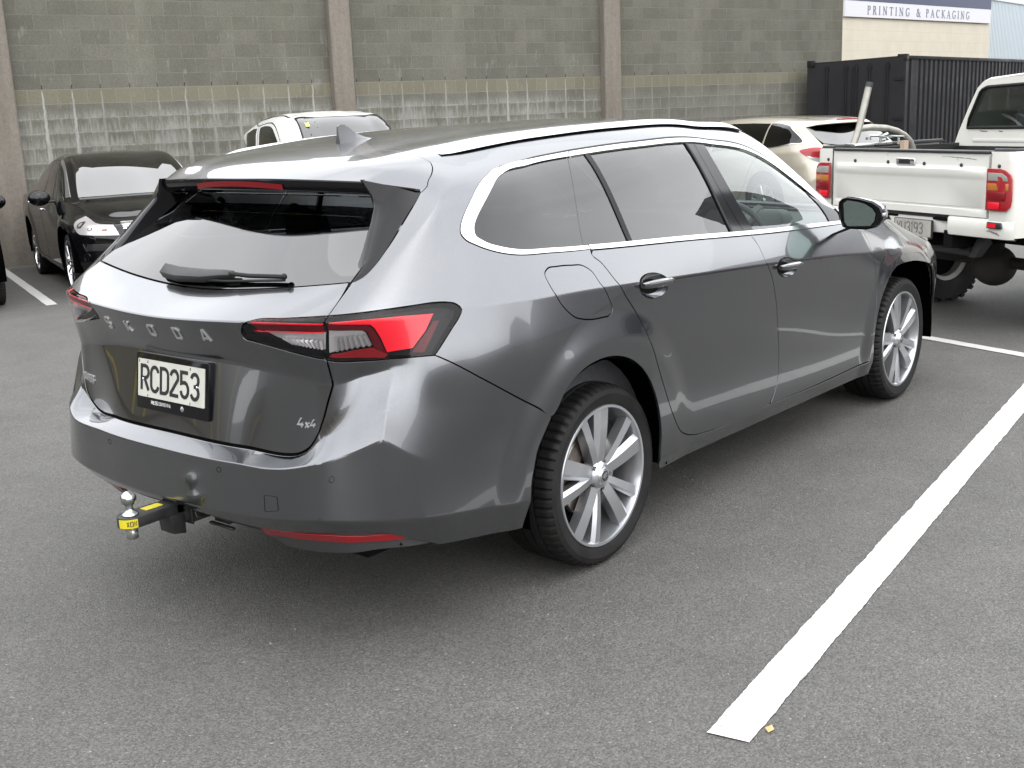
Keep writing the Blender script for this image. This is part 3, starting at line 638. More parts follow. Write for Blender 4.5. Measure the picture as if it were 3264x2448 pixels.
    hiz=x.m('MULTIPLY',x.ramp(x.m('ADD',x.m('MULTIPLY',sn,.5),x.m('MULTIPLY',x.noise(x.map(v,(1,1,1),(seed*7,0,3)),2.6,3),.55)),[(.60,0.),(.72,1.)]),x.m('SUBTRACT',1.,x.smooth(s[2],.9,1.4)))
    hiz=x.m('MULTIPLY',hiz,.45)
    hal=x.m('MULTIPLY',x.m('MULTIPLY',halo,x.ramp(x.m('ADD',x.m('MULTIPLY',x.noise(x.map(v,(1,1,.5),(seed*2.,0,0)),1.7,4,.65),.6),x.m('MULTIPLY',x.noise(x.map(v,(16,1,6)),1.,4,.7),.4)),[(.46,.0),(.62,1.)])),x.m('MULTIPLY',x.smooth(s[2],-2.1,-1.3),x.m('SUBTRACT',1.,x.smooth(s[2],-.30,-.18))))
    hiz=x.m('MAXIMUM',hiz,x.m('MULTIPLY',hal,.62))
    f=x.m('MINIMUM',1.,x.m('MULTIPLY',x.m('MAXIMUM',x.m('MAXIMUM',drip,x.m('MULTIPLY',pat,.85)),hiz),amt))
    col=x.mix(x.m('MULTIPLY',f,.72),col,(.36,.36,.345))
    hz=x.m('MULTIPLY',x.m('SUBTRACT',1.,x.smooth(dx,.0045,.0075)),x.m('MULTIPLY',x.smooth(s[2],.0,.006),x.m('SUBTRACT',1.,x.smooth(s[2],.055,.065)))); col=x.mix(hz,col,(.008,.008,.008))
    x.base(col); bp=x.bump(x.m('ADD',x.m('MULTIPLY',br.outputs['Fac'],-.6),x.m('MULTIPLY',grain,.35)),.5,.006)
    return m
wl=empty('block_wall',tuple(WO),WA,'tall grey concrete block wall with white lime streaks below a yellowish course, behind the parked cars','wall')
YZ=2.184
bays=[(-9.0,-1.08,-5.30,1.,2),(-.73+.35,4.31,0.,1.,5),(4.66,9.52,5.152,.92,9),(9.88,15.586,10.28,.30,14)]
for a,b,o,amt,sd_ in bays:
    m_=MB(); m_.box((a-o,.0,-2.9),(b-o,.25,3.8)); m_.make('wall_bay',wallmat('concrete_blocks',amt,sd_),wl,loc=(o,0,YZ))
pm=mk('cast_concrete',(.3,.27,.23),.9); x=X(pm); v=x.co(); nA=x.noise(x.map(v,(3,3,.35)),2.2,6,.7); nB=x.noise(v,30,5,.7)
x.base(x.mix(1.,x.mix(x.ramp(nA,[(.3,0.),(.7,1.)]),(.122,.106,.088),(.180,.160,.137)),x.ramp(nB,[(.25,.75),(.75,1.18)]),'MULTIPLY')); x.bump(nB,.4,.006)
for a,b in ((-1.08,-.38),(4.31,4.66),(9.52,9.88)):
    m_=MB(); w_=b-a; m_.prism([(0,0.12),(.001,-.13),(.02,-.15),(w_-.02,-.15),(w_,-.13),(w_,.12)],-2.9,3.8,lambda x_,y_,z_:(x_,y_,z_)); m_.make('pillar',pm,wl,loc=(a,0,YZ),bevel=0)
# pipe along the foot of the wall
pp=MB(); q0=WO+WD*(-7)-WN*.10; q1=WO+WD*3.6-WN*.10; zz=-.212+.135
pp.tube([(q0[0],q0[1],zz),(q1[0],q1[1],zz)],.024,12); 
for k in (0,1,2,3): 
    qa=WO+WD*(-.9+k*1.4)-WN*.10; qb=qa+WD*.07; pp.tube([(qa[0],qa[1],zz),(qb[0],qb[1],zz)],.032,12); pp.box((qa[0]-.01,qa[1],zz-.15),(qa[0]+.02,qa[1]+.08,zz+.01))
o=pp.make('pipe',grime(mk('galvanised_pipe',(.5,.5,.5),.4,.6),(.36,.36,.355),(.24,.235,.22),6),smooth=True); tag(o,'grey metal pipe running low along the foot of the block wall','pipe')
# ---------- cream building with its sign ----------
K=1.126; CMN=CAM
def sc(p): return CMN+(np.array(p)-CMN)*K
BA=sc([19.494,6.641,0]); BD=np.array([.992,-.13,0]); BD/=np.linalg.norm(BD)
bb=empty('cream_building',(BA[0],BA[1],-.3),math.atan2(BD[1],BD[0]),'cream painted block building with a white sign, beyond the black container','building')
cm=mk('cream_painted_blocks',(.62,.57,.47),.75); x=X(cm); v=x.co(); s=x.sep(v); br=x.n('ShaderNodeTexBrick'); x.put(br.inputs['Vector'],x.comb(x.m('ADD',s[0],20.),x.m('ADD',s[2],20.+.0),0.)); br.inputs['Scale'].default_value=1
br.inputs['Brick Width'].default_value=.45; br.inputs['Row Height'].default_value=.2252; br.inputs['Mortar Size'].default_value=.0035; br.inputs['Mortar Smooth'].default_value=.3
br.inputs['Color1'].default_value=(.54,.49,.395,1); br.inputs['Color2'].default_value=(.52,.48,.395,1); br.inputs['Mortar'].default_value=(.42,.38,.30,1)
x.base(x.mix(1.,br.outputs['Color'],x.ramp(x.noise(v,2,5),[(.3,.94),(.7,1.05)]),'MULTIPLY'))
m_=MB(); m_.box((-.16*K,0,0),(6.32*K,6,6.6)); m_.make('wall',cm,bb)
zs=lambda z:1.615+(z-1.615)*K+.3
m_=MB(); m_.box((-.15*K,-.05,zs(3.2)),(6.22*K,-.002,zs(3.507))); sg=m_.make('sign_board',mk('white_sign_board',(.56,.56,.58),.5),bb)
m_=MB(); m_.box((-.15*K,-.053,zs(3.507)),(6.22*K,-.002,zs(4.1))); m_.make('sign_band',mk('navy_sign_band',(.045,.055,.10),.5),bb)
M['signink']=mk('grey_blue_lettering',(.12,.14,.19),.5)
# serif capitals drawn with thick stems, thin strokes and serifs
SG={'P':(.50,[('k',[(.12,0),(.12,1)]),('t',[(.12,.975),(.30,.975)]),('k',arc(.27,.75,.17,.215,70,-70,6)),('t',[(.12,.51),(.30,.51)]),('t',[(.0,.015),(.26,.015)]),('t',[(0,.985),(.12,.985)])]),
'R':(.60,[('k',[(.12,0),(.12,1)]),('t',[(.12,.975),(.30,.975)]),('k',arc(.27,.76,.16,.2,70,-70,6)),('t',[(.12,.53),(.30,.53)]),('k',[(.27,.52),(.54,.01)]),('t',[(.0,.015),(.25,.015)]),('t',[(0,.985),(.12,.985)]),('t',[(.50,.012),(.63,.012)])]),
'I':(.26,[('k',[(.12,0),(.12,1)]),('t',[(0,.015),(.24,.015)]),('t',[(0,.985),(.24,.985)])]),
'N':(.74,[('t',[(.12,0),(.12,.99)]),('k',[(.12,.99),(.62,.01)]),('t',[(.62,.02),(.62,1)]),('t',[(0,.985),(.14,.985)]),('t',[(.01,.015),(.24,.015)]),('t',[(.51,.985),(.74,.985)])]),
'T':(.60,[('k',[(.3,0),(.3,.97)]),('t',[(.0,.975),(.6,.975)]),('t',[(.02,.975),(.0,.80)]),('t',[(.58,.975),(.6,.80)]),('t',[(.18,.015),(.42,.015)])]),
'G':(.72,[('k',arc(.38,.5,.32,.47,110,250,10)),('t',arc(.38,.5,.32,.48,110,40,6)),('t',arc(.38,.5,.32,.48,250,305,6)),('k',[(.60,.08),(.60,.42)]),('t',[(.46,.43),(.70,.43)]),('t',[(.62,.80),(.63,.97)])]),
'&':(.78,[('k',[(.24,.93),(.17,.80),(.22,.65),(.62,.04),(.76,.02)]),('t',arc(.30,.80,.13,.16,160,-40,8)+[(.12,.42)]),('k',arc(.27,.25,.20,.22,140,300,8)),('t',[(.37,.05),(.55,.18),(.64,.50)]),('t',[(.54,.50),(.74,.50)])]),
'A':(.70,[('t',[(.34,1.),(.08,.01)]),('k',[(.34,1.),(.62,.01)]),('t',[(.16,.34),(.52,.34)]),('t',[(0,.012),(.18,.012)]),('t',[(.50,.012),(.72,.012)])]),
'C':(.68,[('k',arc(.38,.5,.32,.47,110,250,10)),('t',arc(.38,.5,.32,.48,110,40,6)),('t',arc(.38,.5,.32,.48,250,315,6)),('t',[(.62,.80),(.63,.97)])]),
'K':(.66,[('k',[(.12,0),(.12,1)]),('t',[(.55,.99),(.14,.50)]),('k',[(.24,.60),(.58,.01)]),('t',[(0,.015),(.24,.015)]),('t',[(0,.985),(.24,.985)]),('t',[(.46,.985),(.66,.985)]),('t',[(.50,.012),(.70,.012)])])}
k_=0
def swrite(text,x0,z0,h,wx,gap):
    global k_; x_=x0
    for ch in text:
        if ch==' ': x_+=.26*h; continue
        mb=MB()
        for kk,st_ in SG[ch][1]:
            ribbon(mb,[(x_+a*wx*h,z0+b*h) for a,b in st_],(.20 if kk=='k' else .095)*h,lambda a,b,d:(a,-.0505-d,b),0,.002+(k_%5)*.0005); k_+=1
        mb.make('sign_letter',M['signink'],sg,recalc=False)
        x_+=SG[ch][0]*wx*h+gap*h
    return x_
hh=.162*K
swrite('PRINTING',.690*K,zs(3.262),hh,1.45,.60); swrite('&',2.70*K,zs(3.264),hh,1.45,.3); swrite('PACKAGING',3.12*K,zs(3.264),hh,1.42,.56)
# pale blue clad building further back
bl=empty('blue_clad_building',(35.0,9.3,-.3),0,'pale blue grey metal clad building at the right behind the cream one','building')
m_=MB(); prof=[]; n=120
for i in range(n+1):
    x0=i*.15; prof+=[(x0,0),(x0+.06,0),(x0+.075,.03),(x0+.135,.03)]
V=[];
for a_,b_ in prof: V+=[(a_,-b_-.3,0),(a_,-b_-.3,4.765)]
m_.add(V,[(2*i,2*i+2,2*i+3,2*i+1) for i in range(len(prof)-1)]); m_.make('wall_cladding',mk('pale_blue_cladding',(.36,.41,.44),.45,.1),bl,recalc=False)
m_=MB(); m_.box((0,-.25,0),(18,10,4.70)); m_.make('wall',mk('pale_blue_wall',(.36,.40,.43),.6),bl)
m_=MB(); m_.box((-.02,-.36,4.77),(18.1,10,4.83)); m_.make('roof_edge',mk('pale_roof_trim',(.42,.45,.47),.5),bl)
# ---------- black shipping container ----------
CO=np.array([19.286,5.351,0]); CD=np.array([27.474-19.286,5.503-5.351,0]); CD/=np.linalg.norm(CD)
ct=empty('shipping_container',(CO[0],CO[1],-.17),math.atan2(CD[1],CD[0]),'black corrugated shipping container against the end of the block wall','container')
cmn=grime(mk('black_container_paint',(.02,.02,.022),.6,spec=.18),(.006,.006,.007),(.013,.013,.014),2.2,.45,.7,.25,40)
H=2.585; L_=9.0; W_=1.78
SH=-.46   # the door end leans back to the left as seen
def cp(x_,y_,z_): return (x_+SH*(y_/W_)*1.05*1.0,y_,z_)
m_=MB(); m_.add([cp(0,.0,.12),cp(0,W_,.12),cp(0,W_,H-.10),cp(0,0,H-.04)],[(0,1,2,3)])
m_.add([cp(0,0,H-.03),(L_,0,H-.03),(L_,W_,H-.03),cp(0,W_,H-.09)],[(0,1,2,3)]); m_.add([(L_,0,.1),(L_,W_,.1),(L_,W_,H-.03),(L_,0,H-.03)],[(0,1,2,3)]); m_.make('shell',cmn,ct,recalc=False)
m_=MB(); V=[]; pr=[(.12,0),(.16,0),(.17,.036)]; x0=.16
pr=[(.10,.0),(.22,.0),(.235,.036),(.34,.036),(.355,0.0)]; x0=.75
pr+= [(.72,0)]
while x0<L_-.2: pr+=[(x0,0),(x0+.035,.036),(x0+.105,.036),(x0+.14,0),(x0+.21,0)]; x0+=.278
for a_,b_ in pr: V+=[(a_,.012+b_,.15),(a_,.012+b_,H-.10)]
m_.add(V,[(2*i,2*i+2,2*i+3,2*i+1) for i in range(len(pr)-1)]); m_.make('side_panel',cmn,ct,recalc=False)
m_=MB(); m_.box((.0,-.004,.16),(.10,.10,H-.12)); m_.box((.10,-.004,H-.10),(L_,.06,H-.035)); m_.box((.10,-.004,0.02),(L_,.06,.15)); m_.make('frame',cmn,ct,bevel=.006)
m_=MB(); m_.box((-.012,-.012,H-.13),(.15,.16,H)); m_.make('corner_casting',cmn,ct,bevel=.008)
m_=MB(); m_.box((-SH*-1.05-.005,W_-.14,H-.16),(-SH*-1.05+.10,W_+.01,H-.04)); m_.make('corner_casting',cmn,ct,bevel=.008)
cv_=mk('rust_hole',(.20,.10,.07),.8); m_=MB(); m_.prism([(.075+.022*math.cos(a*.52),H-.065+.034*math.sin(a*.52)) for a in range(12)],.0125,.0145,lambda x_,z_,d:(x_,-d,z_)); m_.make('casting_hole',cv_,ct)
m_=MB()
for yy in (.30,.62,.86,1.05,1.40): m_.tube([cp(-.045,yy,.25),cp(-.045,yy,H-.12-.05*yy/W_)],.017,8); m_.box(tuple(np.array(cp(-.06,yy-.03,H-.24))),tuple(np.array(cp(0,yy+.03,H-.19))))
m_.make('locking_bars',cmn,ct,smooth=True)
m_=MB()
for zz_ in (.55,1.35,2.1): m_.box(cp(-.02,.02,zz_),cp(.0,.22,zz_+.05))
m_.box(cp(-.012,.93,.2),cp(.004,.97,H-.2)); m_.make('door_hinges',cmn,ct)
# ---------- what stands across the yard, behind and beside the photographer ----------
sh=empty('yard_shed',(-15.5,11.5,0),R_(-8),'grey shed with yellow framed doors across the yard, seen only as a reflection','shed')
m_=MB(); m_.box((0,0,0),(12,5,3.0)); m_.make('wall',mk('shed_grey',(.09,.085,.075),.8),sh)
m_=MB()
for k in range(4): m_.box((.8+k*2.9,-.06,0),(1.0+k*2.9,-.002,2.6)); m_.box((2.6+k*2.9,-.06,0),(2.8+k*2.9,-.002,2.6)); m_.box((.8+k*2.9,-.06,2.6),(2.8+k*2.9,-.002,2.8))
m_.make('door_frame',mk('safety_yellow',(.40,.30,.02),.5),sh)
sh=empty('yellow_roofed_workshop',(-22,-9,0),R_(0),'low brown workshop with yellow posts behind the photographer, seen only as a reflection','workshop')
m_=MB(); m_.box((0,0,0),(6,19,3.6)); m_.make('wall',mk('workshop_brown',(.11,.10,.08),.8),sh)
m_=MB()
for k in range(6): m_.box((6.002,1+k*3.1,0),(6.10,1.35+k*3.1,3.0))
m_.box((6.002,.8,2.7),(6.12,18,3.05)); m_.make('door_frame',mk('workshop_yellow',(.42,.32,.025),.5),sh)
sr=empty('car_showroom',(13,-9.3,0),R_(14),'long pale showroom with a red stripe, seen only as a reflection in the estate car','showroom')
m_=MB(); m_.box((0,-8,0),(30,0,3.9)); m_.make('wall',mk('showroom_grey',(.20,.20,.205),.7),sr)
m_=MB(); m_.hexa([(-.3,-8.3,3.9),(30.3,-8.3,3.9),(30.3,.4,3.9),(-.3,.4,3.9)],[(5,-5,8.6),(26,-5,8.6),(26,-4,8.6),(5,-4,8.6)]); m_.make('roof',mk('showroom_roof',(.05,.05,.055),.7),sr)
m_=MB(); m_.box((0,.002,2.9),(30,.08,3.2)); m_.make('red_stripe',mk('stripe_red',(.42,.03,.04),.5),sr)
m_=MB()
for k in range(9): m_.box((.6+k*3.2,.002,.3),(3.0+k*3.2,.03,2.4))
m_.make('shop_window',mk('shop_glass_dark',(.03,.035,.04),.05),sr)
c=CV
VC_=2*VK[10]
def mv(o): return [(p[0],VC_-p[1])+tuple(p[2:]) for p in o][::-1]
WEND=[(3.55,1.262),(3.9,1.262),(4.12,1.262),(4.225,1.258,'c')]      # front end of the window surround
BODY_R=[(.666,.902,'c'),(.671,.83)]+c['lamp_top'][:-1]+[(1.037,.62,'c')]+c['bump_gap'][1:-1]+[(1.547,.372)]+c['arch_body'][1:-1]+ \
  [(2.232,.050,'c'),(2.265,.004,'c'),(3.2,.001),(4.235,0.,'c')]+c['gapC'][::-1][:-1]+[(1.895,.897,'c')]+c['chrome_out'][1:10]+[(1.38,1.249),(1.80,1.258),(2.07,1.262),(2.5,1.262),(3.1,1.262)]+WEND+ \
  [(4.235,1.30,'c'),(4.25,1.42,'c')]
BODY=BODY_R+[(4.25,1.955)]+mv(BODY_R)
# tail of the roof: gap to the spoiler, then the outer edge of the side blades
tail_l=mv(c['fin_outer'][::-1]+[]); 
ROOFTAIL=[(p[0],VC_-p[1])+tuple(p[2:]) for p in (c['fin_outer'][::-1][1:-1]+[(.689,1.249,'c')]+c['spoil_gap'][::-1][1:])]
ROOFTAIL+= [(1.122,1.955)]+c['spoil_gap'][:-1]+[(.689,1.249,'c')]+c['fin_outer'][1:-1]
BODY=BODY+ROOFTAIL
WS_HOLE=[(3.37,1.41,'c'),(3.45,1.62),(3.50,1.955),(3.45,VC_-1.62),(3.37,VC_-1.41,'c'),(4.225,VC_-1.405,'c'),(4.225,1.405,'c')]
RDOOR=[(1.905,.892,'c')]+c['gapC'][1:12]+[(3.155,.108,'c')]+c['gapB'][::-1][1:-1]+[(3.045,.892,'c')]
FDOOR=[(3.045,.892,'c')]+c['gapB'][1:-1]+[(3.164,.106,'c'),(3.649,.094),(4.225,.098,'c')]+c['gapA'][::-1][1:-1]+[(4.238,.854),(4.20,.88),(4.06,.895,'c'),(3.6,.892)]
WING=[(4.225,.098,'c')]+c['gapA'][::-1][1:-1]+[(4.238,.854),(4.20,.88),(4.07,.90,'c'),(4.235,1.258,'c'),(4.6,1.24),(5.1,1.20),(5.5,1.12),(5.8,1.02),(6.3837,.96,'c'),(6.3837,0.,'c'),(5.28,0.,'c'),(5.28,.12),(5.24,.28),(5.14,.45),(5.0,.56),(4.85,.61),(4.68,.63)]+c['arch_front'][::-1][2:-1]+[(4.28,.081),(4.27,0.,'c'),(4.24,0.,'c')]
BON_R=[(4.262,1.955),(4.262,1.42,'c'),(4.245,1.27,'c'),(4.6,1.25),(5.1,1.21),(5.5,1.13),(5.8,1.03),(6.37,.97,'c')]
GATE_R=[(0,.902),(.655,.902,'c'),(.671,.83)]+c['lamp_in'][:-1]+[(.665,.664,'c')]+c['gate_low'][1:-1]+[(0,.425)]
GATE=mirror_u(GATE_R[1:-1])+GATE_R[1:-1]
BUMP_R=[(0,.421)]+[(p[0]+(.003),p[1]-.0035)+tuple(p[2:]) for p in c['gate_low'][::-1][:-1]]+[(.667,.662,'c')]+c['lamp_bot'][::-1][1:-1]+[(1.037,.62,'c')]+c['bump_gap'][1:-1]+[(1.547,.372,'c')]+c['arch_bump'][::-1][1:-1]+[(1.426,.0,'c'),(1.013,.0,'c')]+c['bump_low'][::-1][1:-1]+[(0,.078)]
BUMPER=mirror_u(BUMP_R[1:-1])+BUMP_R[1:-1]
LAMP_OUT=c['lamp_top'][:-1]+c['lamp_bot'][:-1]+[(.667,.662,'c')]+c['lamp_split'][::-1][1:-1]
LAMP_IN=c['lamp_in'][:-1]+[(.665,.664,'c')]+c['lamp_split'][::-1][1:-1]
T_LOW=lambda a,b:[(a,.894,'c'),(b,.894,'c'),(b,.912,'c'),(a,.912,'c')]
T_REAR=[(1.893,.896,'c')]+c['chrome_out'][1:10]+[(1.38,1.249),(1.80,1.258),(2.073,1.262,'c'),(2.047,1.240,'c')]+c['chrome_in_rear'][::-1][1:-1]+[(1.888,.911,'c')]
def T_TOP(a,b): return [(a,1.262,'c'),(b,1.262,'c'),(b,1.240,'c'),(a-.022,1.240,'c')]
T_TOPF=[(3.115,1.262,'c')]+WEND+[(4.06,.912,'c'),(4.035,.912,'c'),(4.165,1.20),(4.10,1.232),(3.9,1.238),(3.5,1.240),(3.10,1.240,'c')]
GQ=c['chrome_in_rear'][1:-1]; 
def seg(a,lo,hi): return a[lo:hi]
P1=[(2.045,1.24,'c'),(1.944,1.09),(1.868,.912,'c')]; P2=[(2.158,1.24,'c'),(2.156,1.172),(2.152,1.052),(2.145,.912,'c')]
P3=[(2.19,1.24,'c'),(2.184,1.156),(2.180,1.045),(2.172,.912,'c')]; P4=[(2.983,1.24,'c'),(2.935,1.098),(2.908,1.004),(2.896,.912,'c')]
P5=[(3.075,1.24,'c'),(3.012,1.097),(2.998,1.002),(3.010,.912,'c')]; P6=[(3.175,1.24,'c'),(3.118,1.111),(3.097,1.018),(3.099,.912,'c')]
P7=[(4.03,1.236,'c'),(3.95,1.05),(3.898,.912,'c')]
between=lambda a,b:a+b[::-1]
PX=[(3.0,1.24,'c'),(2.95,1.098),(2.923,1.004),(2.912,.912,'c')]
QG=GQ+[(2.045,1.24,'c')]+P1[1:]

def side_parts(S,car,paint,flip,glassm,trim,front_glass,lod=False,body_doors=True):
    st=.03 if not lod else .06
    kw=dict(flip=flip,step=st)
    sfx=''
    rd=panel(S,'rear_door',RDOOR,paint,car,holes=[] if lod else [HOLE1],**kw)
    fd=panel(S,'front_door',FDOOR,paint,car,holes=[] if lod else [HOLE2],**kw)
    panel(S,'front_wing',WING,paint,car,**kw)
    g=dict(flip=flip,step=.05,creases=False)
    panel(S,'quarter_window',QG,glassm,car,off=-.004,gap=-.001,edge=.004,**g)
    panel(S,'fixed_door_window',between(P1,P2),glassm if not lod else glassm,rd,off=-.004,gap=.003,edge=.006,**g)
    panel(S,'window_seal',between(P2,P3),M['rubber'],rd,off=.0,gap=0,edge=.008,**g)
    panel(S,'window_glass',between(P3,P4),glassm,rd,off=-.006,gap=-.001,edge=.004,**g)
    panel(S,'window_seal',between(P4,PX),M['rubber'],rd,off=0,gap=0,edge=.008,**g)
    panel(S,'pillar_trim',between(PX,P5),M['gloss'],rd,off=-.003,gap=.002,edge=.012,**g)
    panel(S,'pillar_trim',between(P5,P6),M['gloss'],fd,off=-.003,gap=.002,edge=.012,**g)
    panel(S,'window_glass',between(P6,P7),front_glass,fd,off=-.006,gap=-.001,edge=.004,**g)
    panel(S,'mirror_sail',P7+[(4.03,.912,'c'),(4.165,1.20)],M['gloss'],fd,off=-.002,gap=.002,edge=.01,**g)
    if trim:
        t=dict(flip=flip,step=.02,creases=False,gap=.0005,edge=.006,off=.003)
        panel(S,'window_trim',T_REAR,trim,car,**t)
        panel(S,'window_trim',T_LOW(1.897,3.046),trim,rd,**t); panel(S,'window_trim',T_TOP(2.078,3.11),trim,rd,**t)
        panel(S,'window_trim',T_LOW(3.05,4.035),trim,fd,**t); panel(S,'window_trim',T_TOPF,trim,fd,**t)
        panel(S,'window_surround_seal',[(1.36,1.251,'c'),(1.8,1.266,'c'),(2.1,1.271,'c'),(3.0,1.272,'c'),(3.9,1.272,'c'),(4.2,1.27,'c'),(4.2,1.262,'c'),(3.0,1.263,'c'),(2.1,1.263,'c'),(1.8,1.258,'c'),(1.36,1.247,'c')],M['rubber'],car,flip=flip,step=.02,creases=False,gap=-.001,edge=.004,off=.0015)
    return rd,fd
EL=lambda cx,cy,rx,ry,n=18:[(cx+rx*math.cos(2*math.pi*i/n),cy+ry*math.sin(2*math.pi*i/n)) for i in range(n)]
HOLE1=EL(2.185,.742,.098,.043); HOLE2=EL(3.262,.731,.098,.043)

def backing(S,car,skip_tail=False):
    """black sheet a little inside the skin so the gaps between panels read dark"""
    for flip in (False,True):
        U=np.arange(0,UK[-1]+.001,.035); V=np.linspace(.01,VK[10],60); uu,vv=np.meshgrid(U,V); n=len(U)
        P=S.ev(uu.ravel(),vv.ravel()); N=S.evn(uu.ravel(),vv.ravel()); P=P-N*.02
        f=[]
        for j in range(len(V)-1):
            for i in range(n-1):
                u,v=U[i]+.017,(V[j]+V[j+1])/2; q=P[j*n+i]
                if u<UK[3]+.05 and v>.86: continue
                if 1.0<u<4.25 and .87<v<1.30: continue
                if .37<u<1.18 and .60<v<.80: continue
                if v<.065 or (u>4.2 and v<.14): continue
                if v>1.35 and u>3.3 and u<4.3: continue
                if u<1.12 and v>1.2: continue
                if any(math.hypot(q[0]-cx,q[2]-.335)<.47 for cx in S.arches) and v<.8: continue
                a=j*n+i; f.append((a,a+1,a+n+1,a+n))
        if flip: P[:,1]*=-1
        new_mesh('gap_shade_sheet',P,f,M['gap'],car)  # black sheet standing in for the shade inside the panel gaps
def handle(S,door,u,v,flip,paint):
    n=24;rings=[];cu_,cv_=u,v
    for k,rho in enumerate((1.02,.9,.7,.45,.2,.02)):
        e=[(cu_+.098*rho*math.cos(2*math.pi*i/n),cv_+.043*rho*math.sin(2*math.pi*i/n)) for i in range(n)]
        a=np.array(e); P=S.ev(a[:,0],a[:,1]); N=S.evn(a[:,0],a[:,1]); rings.append(P-N*(.030*(1-rho**2)**.6 if rho<1 else 0))
    V=np.concatenate(rings); F=[(k*n+i,(k+1)*n+i,(k+1)*n+(i+1)%n,k*n+(i+1)%n) for k in range(5) for i in range(n)]
    if flip: V[:,1]*=-1
    new_mesh('handle_recess',V,F,paint,door)
    mb=MB(); V=[];n2=16
    for i in range(n2+1):
        t=i/n2; x=u-.098+.2*t; P=S.ev(x,v+.004+.004*t)[0]; N=S.evn(x,v)[0]; h=.014+.014*math.sin(math.pi*t)**.5; hz=.015*(math.sin(math.pi*(.06+.88*t)))**.3
        o=P+N*h
        for dn,dz in ((.0,-hz),(.010,-hz*.55),(.011,hz*.5),(0,hz),(-.008,hz*.6),(-.008,-hz*.7)):
            V.append(o+N*dn+np.array([0,0,dz]))
    F=[(i*6+k,i*6+(k+1)%6,(i+1)*6+(k+1)%6,(i+1)*6+k) for i in range(n2) for k in range(6)]+[(5,4,3,2,1,0),tuple(n2*6+k for k in range(6))]
    if flip: V=[(p[0],-p[1],p[2]) for p in V]
    mb.add(V,F); mb.make('door_handle',paint,door,smooth=True)
    mb=MB(); V=[]
    for i in range(n2+1):
        t=.08+.84*i/n2; x=u-.098+.2*t; P=S.ev(x,v+.004+.004*t)[0]; N=S.evn(x,v)[0]; h=.0145+.014*math.sin(math.pi*t)**.5; o=P+N*(h+.0105)
        for dn,dz in ((0,.002),(.0012,.002),(.0012,.009),(0,.009)): V.append(o+N*dn+np.array([0,0,dz]))
    F=[(i*4+k,i*4+(k+1)%4,(i+1)*4+(k+1)%4,(i+1)*4+k) for i in range(n2) for k in range(4)]+[(3,2,1,0),tuple(n2*4+k for k in range(4))]
    if flip: V=[(p[0],-p[1],p[2]) for p in V]
    mb.add(V,F); mb.make('handle_strip',M['chrome'],door,smooth=False)
